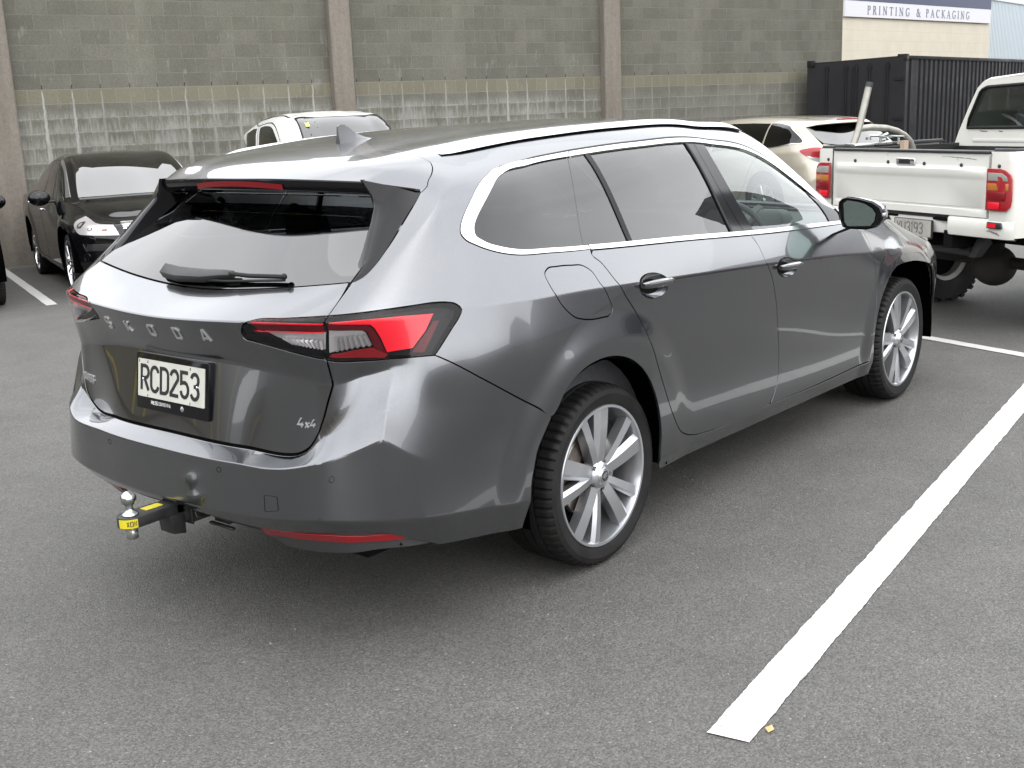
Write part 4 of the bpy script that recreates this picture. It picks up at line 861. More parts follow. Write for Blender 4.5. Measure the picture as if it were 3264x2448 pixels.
# ---------- wheels ----------
def wheel(parent,x,side,yo=.886,R=.334,rr=.257,width=.235,turn=14,spokes='twin',z=None,rimm=None,name='wheel',steer=0):
    """side -1 = right-hand side of the car; outer face lies at |y|=yo"""
    z=R if z is None else z
    w=empty(name,(x,side*yo,z)); w.parent=parent
    if side>0: w.rotation_euler=(0,0,math.pi+steer)
    else: w.rotation_euler=(0,0,steer)
    # local frame: outside of the car is -y
    pr=[(rr*.985,.012),(rr+.004,.002),(rr+.012,-.002),(rr+.03,-.006),(R-.035,-.009),(R-.018,-.004),(R-.008,.006),(R-.003,.018)]
    W=width
    gro=[(R-.002,.028),(R-.000,.060),(R-.009,.062),(R-.009,.070),(R,.072),(R+.0005,.098),(R-.009,.100),(R-.009,.109),(R+.0005,.111),(R,.140),(R-.009,.142),(R-.009,.150),(R,.152),(R-.002,W-.03)]
    pr2=[(R-.008,W-.006),(R-.02,W+.004),(rr+.03,W+.004),(rr,W-.004)]
    prof=pr+gro+pr2; n=240; V=[]; m=len(prof)
    for k in range(n):
        a=2*math.pi*k/n; cut=(k%4==0)
        for i,(r,h) in enumerate(prof):
            q=r
            if cut and 6<=i<=9: q=r-.008
            if cut and i in (15,16): pass
            V.append((q*math.cos(a),h,q*math.sin(a)))
    F=[(k*m+i,((k+1)%n)*m+i,((k+1)%n)*m+i+1,k*m+i+1) for k in range(n) for i in range(m-1)]
    tb=MB(); tb.add(V,F); tb.make('tyre',M['tyre'],w,smooth=True,angle=18)
    rimm=rimm or M['rim']
    rb=MB()
    rb.lathe([(rr*.985,.012),(rr+.003,.002),(rr+.001,-.002),(rr-.008,-.001),(rr-.012,.008),(rr-.022,.05),(rr-.030,.10),(rr-.03,W-.03),(rr,W-.01)],96)
    # hub
    rb.lathe([(.001,-.001),(.028,-.002),(.031,.0),(.033,.004),(.046,.010),(.056,.022),(.060,.06),(.001,.06)],40)
    for k in range(5):
        base=turn+72*k
        for s_ in (-1,1):
            a1=R_(base+s_*13.2); a0=R_(base+s_*20); 
            # ridge-backed spoke from near the hub out to the rim
            p0=np.array([.044*math.cos(R_(base+s_*9)),.044*math.sin(R_(base+s_*9))]); p1=np.array([(rr-.006)*math.cos(a1),(rr-.006)*math.sin(a1)])
            d=p1-p0; L=np.linalg.norm(d); d/=L; nn=np.array([-d[1],d[0]])
            w0,w1=(.027,.037) if s_<0 else (.017,.024)
            rows=[]
            for t in (0,.25,.5,.75,1.):
                cpt=p0+d*L*t; ww=w0+(w1-w0)*t; dep=.016-.010*math.sin(math.pi*min(1,t*1.05))*.5-.012*t+(.0025 if s_>0 else 0)*(1-t)
                off=nn*ww*.45*s_*-1*(1-t*.6)
                rows.append([(cpt-nn*ww,dep+(.004 if s_<0 else .012)),(cpt-nn*ww*.9,dep+.045),(cpt+nn*ww*.9,dep+.045),(cpt+nn*ww,dep+(.016 if s_<0 else .004)),(cpt+nn*ww*(.45 if s_<0 else -.45),dep)])
            V=[(p[0],h,p[1]) for r in rows for p,h in r]
            F=[(i*5+q,i*5+(q+1)%5,(i+1)*5+(q+1)%5,(i+1)*5+q) for i in range(4) for q in range(5)]+[(0,1,2,3,4),(24,23,22,21,20)]
            rb.add(V,F)
    rb.make('rim',rimm,w,smooth=True,angle=22)
    bb=MB()
    for k in range(5):
        a=R_(turn+36+72*k); bb.lathe([(.001,.012),(.0085,.012),(.0085,.03)],12,c=(.050*math.cos(a),0,.050*math.sin(a))); rb2=None
    bb.make('wheel_bolts',M['rimdark'],w,smooth=True)
    cb=MB(); cb.lathe([(.001,-.004),(.020,-.004),(.0245,-.002),(.0255,.002)],32); cb.make('hub_cap',M['plastic'],w,smooth=True)
    cb=MB(); cb.lathe([(.020,-.0045),(.0235,-.0045),(.0235,-.002),(.020,-.002),(.020,-.0045)],32)
    ribbon(cb,[(-.011,-.004),(0,.008),(.011,.010)],.004,lambda x,y,d:(x,-d-.0042,y)); ribbon(cb,[(-.008,-.010),(.002,.0),(.010,.001)],.0035,lambda x,y,d:(x,-d-.0046,y)); cb.make('hub_emblem',M['bright'],w)
    db=MB(); db.lathe([(.001,.075),(.075,.075),(.08,.065),(.155,.065),(.158,.068),(.158,.085),(.001,.09)],48); db.make('brake_disc',M['disc'],w,smooth=True,angle=25)
    kb=MB(); kb.lathe([(.001,.15),(rr-.03,.15)],40); kb.make('wheel_back',M['under'],w)
    return w
x=M['tyre']=mk('tyre_rubber',(.022,.022,.023),.62,spec=.2); xx=X(x); v_=xx.co()
M['tyre']=grime(x,(.006,.006,.0062),(.013,.0125,.012),9,.5,.7)

def car_shell_extras(S,car,arch_r=.43,belly=.30,x0=-1.05,x1=3.55):
    for cx in S.arches:
        for sd_ in (-1,1):
            ub=MB()
            n=20; V=[]
            for i in range(n+1):
                a=R_(-8+196*i/n); V+= [(cx+arch_r*math.cos(a),sd_*.905,.335+arch_r*math.sin(a)),(cx+arch_r*math.cos(a),sd_*.60,.335+arch_r*math.sin(a))]
            V.append((cx,sd_*.60,.335)); k=len(V)-1
            ub.add(V,[(2*i,2*i+1,2*i+3,2*i+2) for i in range(n)]+[(2*i+1,k,2*i+3) for i in range(n)])
            ub.make('wheel_arch_liner',M['arch'],car,smooth=True,recalc=False)
    ub=MB(); zf=belly
    ub.box((x0+.15,-.60,zf-.04),(x1,.60,zf+.12)); 
    ub.box((.42,-.86,zf-.035),(2.36,.86,zf+.10))
    ub.box((x0+.10,-.80,zf+.06),(-.48,.80,zf+.2))
    ub.make('underbody',M['under'],car)
def seat(car,x,y,h=.62,bench=False,w_=.26):
    s=empty('seat',(x,y,0)); s.parent=car
    a=MB(); a.hexa([(-.02,-w_,.42),(.50,-w_,.42),(.50,w_,.42),(-.02,w_,.42)],[(0,-w_,.56),(.52,-w_+.02,.60),(.52,w_-.02,.60),(0,w_,.56)]); a.make('seat_cushion',M['seat'],s,bevel=.04,seg=3)
    a=MB(); a.hexa([(-.10,-w_,.50),(.04,-w_,.50),(.04,w_,.50),(-.10,w_,.50)],[(-.30,-w_+.04,.50+h),(-.21,-w_+.04,.52+h),(-.21,w_-.04,.52+h),(-.30,w_-.04,.50+h)]); a.make('backrest',M['seat'],s,bevel=.04,seg=3)
    for yy in ((0,) if not bench else (-.42,.42)):
        a=MB(); a.hexa([(-.31,yy-.12,.53+h),(-.22,yy-.12,.53+h),(-.22,yy+.12,.53+h),(-.31,yy+.12,.53+h)],[(-.33,yy-.10,.70+h),(-.26,yy-.10,.71+h),(-.26,yy+.10,.71+h),(-.33,yy+.10,.70+h)]); a.make('headrest',M['seat'],s,bevel=.025,seg=3)
def cabin(car,S,dash_x=2.05):
    fl=MB(); fl.box((-.85,-.78,.40),(2.3,.78,.43)); fl.box((-.85,-.80,.44),(2.35,-.775,.98)); fl.box((-.85,.775,.44),(2.35,.80,.98)); fl.box((-.9,-.7,.78),(-.25,.7,.80)); fl.box((2.2,-.76,.44),(2.25,.76,.95)); fl.make('cabin_floor',M['seat'],car)
    d=MB(); d.hexa([(2.02,-.76,.62),(2.50,-.76,.62),(2.50,.76,.62),(2.02,.76,.62)],[(2.10,-.74,1.00),(2.46,-.70,1.055),(2.46,.70,1.055),(2.10,.74,1.00)]); d.hexa([(2.06,-.56,.98),(2.34,-.52,.98),(2.34,-.22,.98),(2.06,-.18,.98)],[(2.12,-.52,1.085),(2.30,-.48,1.075),(2.30,-.26,1.075),(2.12,-.22,1.085)]); d.make('dashboard',M['dash'],car,bevel=.03,seg=3)
    sw=empty('steering_wheel',(1.90,-.37,.975)); sw.parent=car; sw.rotation_euler=(0,R_(-24),0)
    t=MB(); t.tube([(0,.185*math.cos(2*math.pi*i/36),.185*math.sin(2*math.pi*i/36)) for i in range(36)],.015,10,closed=True); t.make('steering_rim',mk('grey_steering_leather',(.06,.065,.065),.5),sw,smooth=True)
    t=MB(); t.tube([(0.01,-.18,0),(.03,0,0),(.01,.18,0)],.014,8); t.tube([(.03,0,0),(.01,0,-.18)],.014,8); t.sphere((.03,0,0),.06,8,(.5,1,1)); t.tube([(.03,0,0),(.3,0,-.02)],.03,8); t.make('steering_hub',M['dash'],sw,smooth=True)
    seat(car,1.25,-.37,.66); seat(car,1.25,.37,.66)
    seat(car,.12,0,.56,True,.66)
# =====================================================================
#  the estate car
# =====================================================================
S0=Skin(NET)
car=empty('estate_car',(0,0,0),0,'dark grey metallic estate car with tow ball and roof rails in the middle','car')
P_=M['paint']
body=panel(S0,'body',BODY,P_,car,holes=[WS_HOLE,c['fuel'],mv(c['fuel'])],step=.03)
fl=panel(S0,'fuel_flap',c['fuel'],P_,car,gap=.0022,edge=.006)
for flip in (False,True):
    rd,fd=side_parts(S0,car,P_,flip,M['glass_dark'],M['chrome'],M['glass_clear'])
    handle(S0,rd,2.185,.742,flip,P_); handle(S0,fd,3.262,.731,flip,P_)
panel(S0,'bonnet',BON_R+mv(BON_R[1:]),P_,car,step=.05)
panel(S0,'windscreen',WS_HOLE,M['glass_clear'],car,off=-.006,gap=-.004,edge=.005,step=.06,creases=False)
gate=panel(S0,'tailgate',GATE,P_,car)
bumper=panel(S0,'rear_bumper',BUMPER,P_,car)
backing(S0,car); car_shell_extras(S0,car); cabin(car,S0)
# tail window
tw=[(-.655,.906,'c'),(0,.906),(.655,.906,'c'),(.66,1.262,'c'),(0,1.262),(-.66,1.262,'c')]
panel(S0,'tail_window',tw,M['glass_rear'],gate,off=-.004,gap=.002,edge=.006,creases=False,step=.04,offf=lambda u,v:-.055*np.clip((v-.92)/.30,0,1)**1.3*(1+.0*u))
# gloss blades at the sides of the tail window
_fo=spline(c['fin_outer'],.02,False); _fo=_fo[np.linspace(0,len(_fo)-1,8).astype(int)]; FO=S0.ev(_fo[:,0]-.004,_fo[:,1])-S0.evn(_fo[:,0],_fo[:,1])*.003; FO[:,1]*=-1; FO[-1]=(-.955,.664,1.142)
FI=np.array([(-.752,.530,1.432),(-.742,.560,1.385),(-.752,.583,1.348),(-.785,.600,1.310),(-.822,.615,1.266),(-.865,.631,1.215),(-.915,.648,1.165),(-.958,.658,1.137)])
def gl(z,y): return -.93+(z-1.145)*1.30
for s_ in (-1,1):
    V=[];n=len(FO)
    for a,b in zip(FO,FI):
        mid=(a+b)/2+np.array([-.006,.006,.004]); gx=gl(b[2],b[1])+.02
        V+=[a,mid,b,(b[0]+.004,b[1]-.012,b[2]),(max(gx,b[0]+.004),b[1]-.02,b[2])]
    F=[(5*i+k,5*i+k+1,5*i+5+k+1,5*i+5+k) for i in range(n-1) for k in range(4)]
    V=[(p[0],s_*p[1],p[2]) for p in V]
    m_=MB(); m_.add(V,F); m_.make('window_blade',M['gloss'],gate,smooth=True,angle=40)
# spoiler
sp=[(.673,VC_-1.955)]+c['spoil_gap'][:-1]+[(.70,1.262,'c'),(.673,1.275,'c'),(.673,1.6)]
SPO=[(1.122,1.955)]+c['spoil_gap'][:-1]+[(.689,1.252,'c'),(.6697,1.268,'c'),(.6697,1.375),(.6697,1.655),(.6697,1.955),(.6697,VC_-1.655),(.6697,VC_-1.375),(.6697,VC_-1.268,'c'),(.689,VC_-1.252,'c')]+[(p[0],VC_-p[1]) for p in c['spoil_gap'][:-1][::-1]]
spo=panel(S0,'roof_spoiler',SPO,P_,gate,step=.03,edge=.004,gap=.0005)
vv=np.linspace(1.27,VC_-1.27,60); E0=S0.ev(np.full(60,.6705),vv); V=[]
for p in E0:
    k=min(1,max(0,(.668-abs(p[1]))/.10)); 
    V+=[p+np.array([-.001,0,-.0005]),p+np.array([-.003,0,-.006]),p+np.array([.004,0,-.030*k-.004]),p+np.array([.02,0,-.036*k-.006]),p+np.array([.16,0,-.028*k-.01]),p+np.array([.20,0,-.02])]
m_=MB(); m_.add(V,[(6*i+k,6*i+k+1,6*i+6+k+1,6*i+6+k) for i in range(59) for k in range(5)]); m_.make('spoiler_underside',M['gloss'],gate,smooth=True,angle=50,recalc=False)
V=[]
for i,y in enumerate(np.linspace(-.225,.225,24)):
    k=np.argmin(abs(E0[:,1]-y)); p=E0[k].copy(); p[1]=y; p[0]=np.interp(y,E0[::-1,1],E0[::-1,0]) if E0[0,1]>E0[-1,1] else np.interp(y,E0[:,1],E0[:,0]); p[2]=1.4405-.0105*(y/.228)**2*1.1
    V+=[p+np.array([-.0045,0,-.009]),p+np.array([-.0005,0,-.027])]
m_=MB(); m_.add(V,[(2*i,2*i+1,2*i+3,2*i+2) for i in range(23)]); m_.make('high_brake_light',M['dimred'],spo,recalc=False)
# tail lamps
def lampset(flip):
    kw=dict(flip=flip,creases=False,step=.02,edge=.004,gap=.0005)
    lo=panel(S0,'tail_lamp',LAMP_OUT,M['lens'],car,flip=flip,step=.03,gap=.002,edge=.004)
    panel(S0,'lamp_housing',LAMP_OUT,M['housing'],lo,off=-.028,gap=.004,flip=flip,step=.03,edge=.0)
    panel(S0,'brake_lamp',c['redwedge'],M['red'],lo,off=-.008,**kw)
    panel(S0,'lamp_blade',c['chevron'],M['darkred'],lo,off=-.011,**kw)
    panel(S0,'indicator_reflector',c['clear_out'],M['silver'],lo,off=-.020,**kw)
    panel(S0,'lower_lens',c['lowred'],M['dimred'],lo,off=-.010,**kw)
    panel(S0,'outer_lens',c['dimred'],M['darkred'],lo,off=-.015,**kw)
    fins(lo,[(.700,.712),(.823,.706)],[(.700,.676),(.833,.674)],7,flip)
    li=panel(S0,'tail_lamp',LAMP_IN,M['lens'],gate,flip=flip,step=.03,gap=.002,edge=.004)
    panel(S0,'lamp_housing',LAMP_IN,M['housing'],li,off=-.028,gap=.004,flip=flip,step=.03,edge=.0)
    panel(S0,'light_bar',c['in_red'],M['red'],li,off=-.008,**kw)
    panel(S0,'lamp_blade',c['in_dark'],M['darkred'],li,off=-.011,**kw)
    panel(S0,'light_bar',c['in_red2'],M['red'],li,off=-.008,**kw)
    panel(S0,'reversing_reflector',c['in_clear'],M['silver'],li,off=-.022,**kw)
    fins(li,[(.53,.703),(.655,.706)],[(.56,.690),(.655,.683)],9,flip)
def inset_pts(o,d):
    P=inset(spline(o,.014),d); return [tuple(p) for p in P[::2]]
def fins(par,a,b,n,flip):
    m_=MB()
    for k in range(n):
        t0,t1=k/n,(k+.86)/n; q=[]
        for t,dep in ((t0,.019),((t0*.45+t1*.55),.008),(t1,.018)):
            for e in (a,b):
                u_=e[0][0]+(e[1][0]-e[0][0])*t; v_=e[0][1]+(e[1][1]-e[0][1])*t; P=S0.ev(u_,v_)[0]-S0.evn(u_,v_)[0]*dep; q.append((P[0],-P[1] if flip else P[1],P[2]))
        m_.add(q,[(0,1,3,2),(2,3,5,4)])
    m_.make('lamp_fins',M['silver'],par,smooth=True,angle=60,recalc=False)
for f in (False,True): lampset(f)
# valance, reflectors, sensors, tow-eye cover
VAL=[(.36,.060,'c'),(.50,.0575),(.637,.0545),(.765,.053),(.865,.046),(.935,.028),(.985,.008,'c'),(.42,.004,'c')]
for f in (False,True):
    panel(S0,'bumper_valance',VAL,M['valance'] if 'valance' in M else M['plastic'],bumper,off=-.012,gap=-.002,edge=.004,flip=f,step=.02)
    panel(S0,'reflector',c['refl'],M['reflector'],bumper,off=-.006,gap=.002,edge=.006,flip=f,step=.02)
LOWP=[(0,.078,'c'),(.16,.070),(.36,.058,'c'),(.40,.03,'c'),(.25,.035,'c'),(0,.045,'c')]
for f in (False,True): panel(S0,'bumper_lower_trim',LOWP,M['plastic'],bumper,off=-.02,gap=-.002,edge=.04,flip=f,step=.02)
def onskin(u,v,d=0.):
    return S0.ev(u,v)[0]+S0.evn(u,v)[0]*d
def ringon(name,u,v,r0,r1,mat,par,d=.0006,n=20):
    V=[];
    for i in range(n):
        a=2*math.pi*i/n
        for r in (r0,r1): V.append(onskin(u+r*math.cos(a),v+r*math.sin(a),d))
    new_mesh(name,V,[(2*i,2*i+1,2*((i+1)%n)+1,2*((i+1)%n)) for i in range(n)],mat,par)
for u in (-.714,-.30,.30,.714): ringon('parking_sensor',u,.212 if abs(u)>.5 else .238,.0085,.0098,M['gap'],bumper)
def skinline(name,pts,wd,mat,par,d=.0006,closed=False):
    mb=MB(); ribbon(mb,pts,wd,lambda x,y,dd:tuple(onskin(x,y,dd)),0,d,closed); mb.make(name,mat,par,recalc=False)
skinline('tow_eye_cover',[(.474,.116),(.476,.168),(.480,.172),(.518,.171),(.523,.167),(.524,.125),(.520,.120),(.480,.113)],.0013,M['gap'],bumper,closed=True)
# lettering on the tailgate
def skintext(name,text,u0,v0,h,sp,wx,pen,par,tilt=0.,d=.003,slant=0.):
    ca,sa=math.cos(tilt),math.sin(tilt)
    letters(name,M['badge'],par,text,lambda x,y,dd:tuple(onskin(u0+(x+slant*y)*ca-y*sa,v0+(x+slant*y)*sa+y*ca,dd+.0003)),h,sp,wx,pen,d)
for k,(ch,u) in enumerate([('S',-.340),('K',-.207),('O',-.067),('DS',.072),('A',.205)]):
    mb=MB(); g=GL[ch]; h=.040
    for q,st_ in enumerate(g[1]): ribbon(mb,[(px*h,py*h) for px,py in st_],.0072,lambda x,y,dd,u=u,k=k:tuple(onskin(u+x,.668+k*.0022+y,dd+.0003)),0,.003+q*.0003)
    mb.make('badge_letter',M['badge'],gate,recalc=False)
skintext('badge_letter','4x4',.550,.486,.021,.40,1.75,.20,gate,-.13)
skintext('badge_letter','SUPERB',-.640,.480,.020,.24,.95,.15,gate,.10)
# number plate
tp=.137; up=np.array([math.sin(tp),0,math.cos(tp)]); nm=np.array([-math.cos(tp),0,math.sin(tp)]); pc=np.array([-1.1405,0,.812])
def pf(x,y,d): return tuple(pc+np.array([0,-1,0])*x+up*y+nm*d)
def rrect(x0,y0,x1,y1,r,n=5): return arc(x1-r,y0+r,r,r,-90,0,n)+arc(x1-r,y1-r,r,r,0,90,n)+arc(x0+r,y1-r,r,r,90,180,n)+arc(x0+r,y0+r,r,r,180,270,n)
pl=MB(); pl.prism(rrect(-.193,-.103,.197,.084,.008),-.012,.008,pf); plf=pl.make('number_plate_frame',M['gloss'],gate,bevel=.0015)
pl=MB(); pl.prism(rrect(-.18,-.0625,.18,.0625,.004),.0085,.0105,pf); plate=pl.make('number_plate',M['plate'],plf)
letters('plate_character',M['ink'],plate,'RCD253',lambda x,y,d:pf(-.1595+x,-.040+y,.0106+d),.080,.185,.94,.15,.001)
for x_,a_,b_ in ((-.172,.050,.0585),(-.125,.050,.0585),(.105,.050,.0585),(-.125,-.0605,-.053),(.105,-.0605,-.053)):
    mb=MB(); mb.prism(rrect(x_-.0018,a_,x_+.0018,b_,.001,2),.0106,.0112,pf); mb.make('plate_slot',M['ink'],plate)
for x_,y_ in ((-.150,-.004),(.142,.0)):
    mb=MB(); mb.prism([(x_+.0045*math.cos(a*.785),y_+.0045*math.sin(a*.785)) for a in range(8)],.0106,.014,pf); mb.make('plate_screw',M['bright'],plate,bevel=.001)
mb=MB(); w1=write(mb,'MILES',lambda x,y,d:pf(-.108+x,-.0835+y,.0082+d),.0105,.28,1.0,.20,0,.0004); write(mb,'CONTINENTAL',lambda x,y,d:pf(-.108+w1+.002+x,-.0835+y,.0082+d),.0105,.20,.80,.10,0,.0004)
mb.prism([(.060+.0085*math.cos(a*.3927),-.080+.0085*math.sin(a*.3927)) for a in range(16)],.0081,.0084,pf)
mb.make('frame_lettering',M['white_ink'],plf,recalc=False)
mb=MB(); ribbon(mb,[(.0545,-.0745),(.060,-.0865),(.0655,-.0745)],.0012,lambda x,y,d:pf(x,y,.0086+d),0,.0003); ribbon(mb,[(.0525,-.079),(.0565,-.087),(.060,-.080),(.0635,-.087),(.0675,-.079)],.0012,lambda x,y,d:pf(x,y,.0089+d),0,.0003); mb.make('frame_emblem',M['ink'],plf,recalc=False)
# rear wiper
def wsk(u,v,d): return onskin(u,v,d)
m_=MB()
def slab(us,d0,h0):
    V=[]
    for (u,v,w_,d) in us:
        for dv,dd in ((-w_,d0),(w_,d0),(w_*.8,d+h0),(-w_*.8,d+h0)): V.append(wsk(u,v+dv,dd))
    m_.add(V,[(4*i+k,4*i+(k+1)%4,4*i+4+(k+1)%4,4*i+4+k) for i in range(len(us)-1) for k in range(4)]+[(3,2,1,0),tuple(4*(len(us)-1)+k for k in range(4))])
slab([(-.208,.940,.016,.014),(-.19,.938,.021,.024),(-.10,.934,.021,.026),(.03,.938,.018,.024),(.12,.944,.013,.022),(.17,.946,.010,.018)],.004,.006)
m_.make('wiper_arm',M['plastic'],gate,bevel=.0015)
m_=MB(); m_.tube([wsk(.16,.944,.022),wsk(.25,.938,.018),(wsk(.40,.931,.016))],.007,8); m_.tube([wsk(-.03,.925,.010),wsk(.15,.925,.010),wsk(.41,.922,.010)],.0045,6); m_.sphere(tuple(wsk(.405,.931,.016)),.010,8); m_.make('wiper_blade',M['rubber'],gate,smooth=True)
# aerial fin
m_=MB(); prof=[(-.352,.030,.012),(-.351,.066,.007),(-.338,.0705,.006),(-.318,.068,.0065),(-.298,.056,.009),(-.275,.038,.013),(-.25,.024,.015),(-.21,.010,.016),(-.165,.001,.006)]
zb=lambda x_:float(np.interp(x_,[-.42,-.26,0],[1.523,1.538,1.557]))-.004
V=[]
for i,(x_,h_,w_) in enumerate(prof):
    z0=zb(x_); wb=.031*math.sin(math.pi*min(1,max(.05,(x_+.36)/.2)))**.6 if x_<-.17 else .008
    V+=[(x_,-wb,z0),(x_,-w_*.9,z0+h_*.45),(x_,-w_*.35,z0+h_),(x_,w_*.35,z0+h_),(x_,w_*.9,z0+h_*.45),(x_,wb,z0)]
m_.add(V,[(6*i+k,6*i+6+k,6*i+6+k+1,6*i+k+1) for i in range(len(prof)-1) for k in range(5)]+[(0,1,2,3,4,5)]); m_.make('aerial_fin',mk('dark_grey_fin',(.045,.046,.05),.3,0,.5),car,smooth=True,angle=50)
# roof rails
for s_ in (-1,1):
    m_=MB(); xs=np.linspace(-.44,1.56,48); V=[]
    for x_ in xs:
        u_=float(np.interp(x_,[-.41,-.26,0,.54,1.12,1.72],[UK[7],UK[8],UK[9],UK[10],UK[11],UK[12]])); Pk=S0.ev(u_,1.378)[0]; e=min(1,(x_+.44)/.10,(1.56-x_)/.16); e=max(.02,e)**.5; h=.022*e; wd=.022*(.35+.65*e)
        yc=-Pk[1]*1.0; zc=Pk[2]-.004
        for dy,dz in ((-wd,.002),(-wd*.72,h*.55),(-wd*.2,h*.96),(wd*.35,h),(wd*.9,h*.7),(wd,0)): V.append((x_,s_*(yc-dy),zc+dz))
    m_.add(V,[(6*i+k,6*i+k+1,6*i+6+k+1,6*i+6+k) for i in range(47) for k in range(5)]); m_.make('roof_rail',M['alu'],car,smooth=True,angle=60)
# door mirrors
for s_ in (-1,1):
    mr=empty('door_mirror',(1.92,0,0)); mr.parent=car
    O_=[(.920,1.152),(.935,1.168),(.955,1.173),(1.01,1.165),(1.067,1.149),(1.100,1.126),(1.113,1.098),(1.110,1.070),(1.098,1.048),(1.075,1.031),(1.045,1.024),(.965,1.026),(.940,1.036),(.929,1.062),(.918,1.12)]
    cy,cz=1.015,1.098; V=[];F=[];n=len(O_)
    for dx,sc in ((0.012,.90),(-.004,.965),(0,1.),(.03,1.01),(.08,.93),(.115,.70),(.128,.35)):
        for y,z in O_: V.append((dx+(y-1.02)*.22,s_*(cy+(y-cy)*sc),cz+(z-cz)*sc))
    for r in range(6): F+=[(r*n+i,r*n+(i+1)%n,(r+1)*n+(i+1)%n,(r+1)*n+i) for i in range(n)]
    F.append(tuple(6*n+i for i in range(n))); F.append(tuple(range(n)))
    m_=MB(); m_.add(V,F); m_.make('mirror_housing',M['gloss'],mr,smooth=True,angle=40)
    m_=MB(); V=[]
    for dx,sc in ((.012,1.018),(.032,1.028),(.08,.95),(.115,.72)):
        for y,z in O_[1:9]: V.append((dx+(y-1.02)*.22,s_*(cy+(y-cy)*sc),cz+(z-cz)*sc+.002))
    m_.add(V,[(r*8+i,r*8+i+1,(r+1)*8+i+1,(r+1)*8+i) for r in range(3) for i in range(7)]); m_.make('mirror_cap',P_,mr,smooth=True,angle=40)
    G_=[(.948,1.146),(.965,1.160),(1.01,1.153),(1.042,1.143),(1.072,1.122),(1.086,1.098),(1.080,1.065),(1.062,1.042),(.962,1.040),(.950,1.062)]
    m_=MB(); m_.prism([(y,z) for y,z in G_],.0,.003,lambda y,z,d:(d-.010+(y-1.02)*.25-(z-1.098)*.13,s_*y,z)); m_.make('mirror_glass',M['mirror'],mr)
    m_=MB(); m_.hexa([(.02,s_*.84,.985),(.09,s_*.84,.985),(.09,s_*.86,.985),(.02,s_*.86,.985)],[(.02,s_*.955,1.035),(.09,s_*.955,1.035),(.09,s_*1.0,1.04),(.02,s_*1.0,1.04)]); m_.make('mirror_arm',M['gloss'],mr,bevel=.008)
    m_=MB(); m_.box((.02,s_*1.108,1.085) if s_>0 else (.02,-1.122,1.085),(.05,s_*1.122 if s_>0 else -1.108,1.10)); m_.make('mirror_indicator',M['lens2'] if 'lens2' in M else M['silver'],mr,bevel=.003)
# wheels
for x_,t_ in ((0,29),(2.841,40)):
    wheel(car,x_,-1,turn=t_); wheel(car,x_,1,turn=t_+9)
# tow bar
th=empty('tow_hitch',(0,0,0)); th.parent=car
m_=MB(); m_.sphere((-1.350,0,.478),.025,14); m_.lathe([(.001,.466),(.0135,.456),(.0125,.445),(.016,.436),(.026,.430),(.027,.427),(.001,.427)][::-1],24,'Z',(-1.350,0,0)); m_.make('tow_ball',M['bright2'] if 'bright2' in M else M['steel'],th,smooth=True,angle=40)
m_=MB(); m_.lathe([(.001,.345),(.018,.345),(.021,.350),(.021,.372),(.018,.377),(.024,.3775),(.024,.384),(.001,.384)],6,'Z',(-1.350,0,0)); m_.make('tow_nut',M['steel'],th,bevel=.0015)
m_=MB(); tongue=[(-1.350+.042*math.cos(R_(a)),.042*math.sin(R_(a))) for a in range(90,271,15)]+[(-1.20,-.036),(-1.17,-.036),(-1.17,.036),(-1.20,.036)]
m_.prism(tongue,.388,.425,lambda x,y,z:(x,y,z)); m_.hexa([(-1.225,-.036,.325),(-1.175,-.036,.315),(-1.175,.036,.315),(-1.225,.036,.325)],[(-1.235,-.036,.424),(-1.175,-.036,.43),(-1.175,.036,.43),(-1.235,.036,.424)]); m_.make('tow_tongue',M['blackmetal'],th,bevel=.003)
m_=MB(); m_.box((-1.19,-.033,.352),(-.9,.033,.418)); m_.make('tow_bar',M['blackmetal'],th,bevel=.004)
m_=MB(); m_.box((-1.150,-.043,.345),(-.80,.043,.428)); m_.box((-1.158,-.047,.340),(-1.148,.047,.433)); m_.box((-.95,-.55,.34),(-.88,.55,.41)); m_.box((-1.10,-.165,.345),(-1.02,-.085,.402)); m_.box((-1.115,-.20,.335),(-1.10,-.075,.345)); m_.box((-1.09,-.25,.36),(-1.03,-.06,.372)); m_.make('tow_receiver',M['blackmetal'],th,bevel=.004)
m_=MB(); m_.tube([(-1.10,-.052,.385),(-1.10,-.075,.385)],.008,10); m_.tube([(-1.10,-.07,.385),(-1.12,-.075,.390),(-1.15,-.078,.400),(-1.165,-.080,.392),(-1.16,-.08,.375),(-1.14,-.078,.370),(-1.115,-.076,.382)],.0022,6); m_.make('hitch_pin',M['steel'],th,smooth=True)
def tipf(a,z,d): 
    r=.0424+d; return (-1.350+r*math.cos(a),r*math.sin(a),z)
m_=MB(); V=[];n=14
for i in range(n+1):
    a=R_(182+86*i/n); V+=[tipf(a,.391,0),tipf(a,.420,0)]
m_.add(V,[(2*i,2*i+2,2*i+3,2*i+1) for i in range(n)]); m_.make('yellow_label',M['yellow'],th,recalc=False)
mb=MB(); write(mb,'XON',lambda x,y,d:tipf(R_(222)+x/.0424,.398+y,.0003+d),.015,.3,.75,.15,0,.0004); mb.make('label_lettering',M['ink'],th,recalc=False)
m_=MB(); m_.box((-1.300,-.012,.4253),(-1.236,.022,.4262)); m_.make('yellow_label',M['yellow'],th)
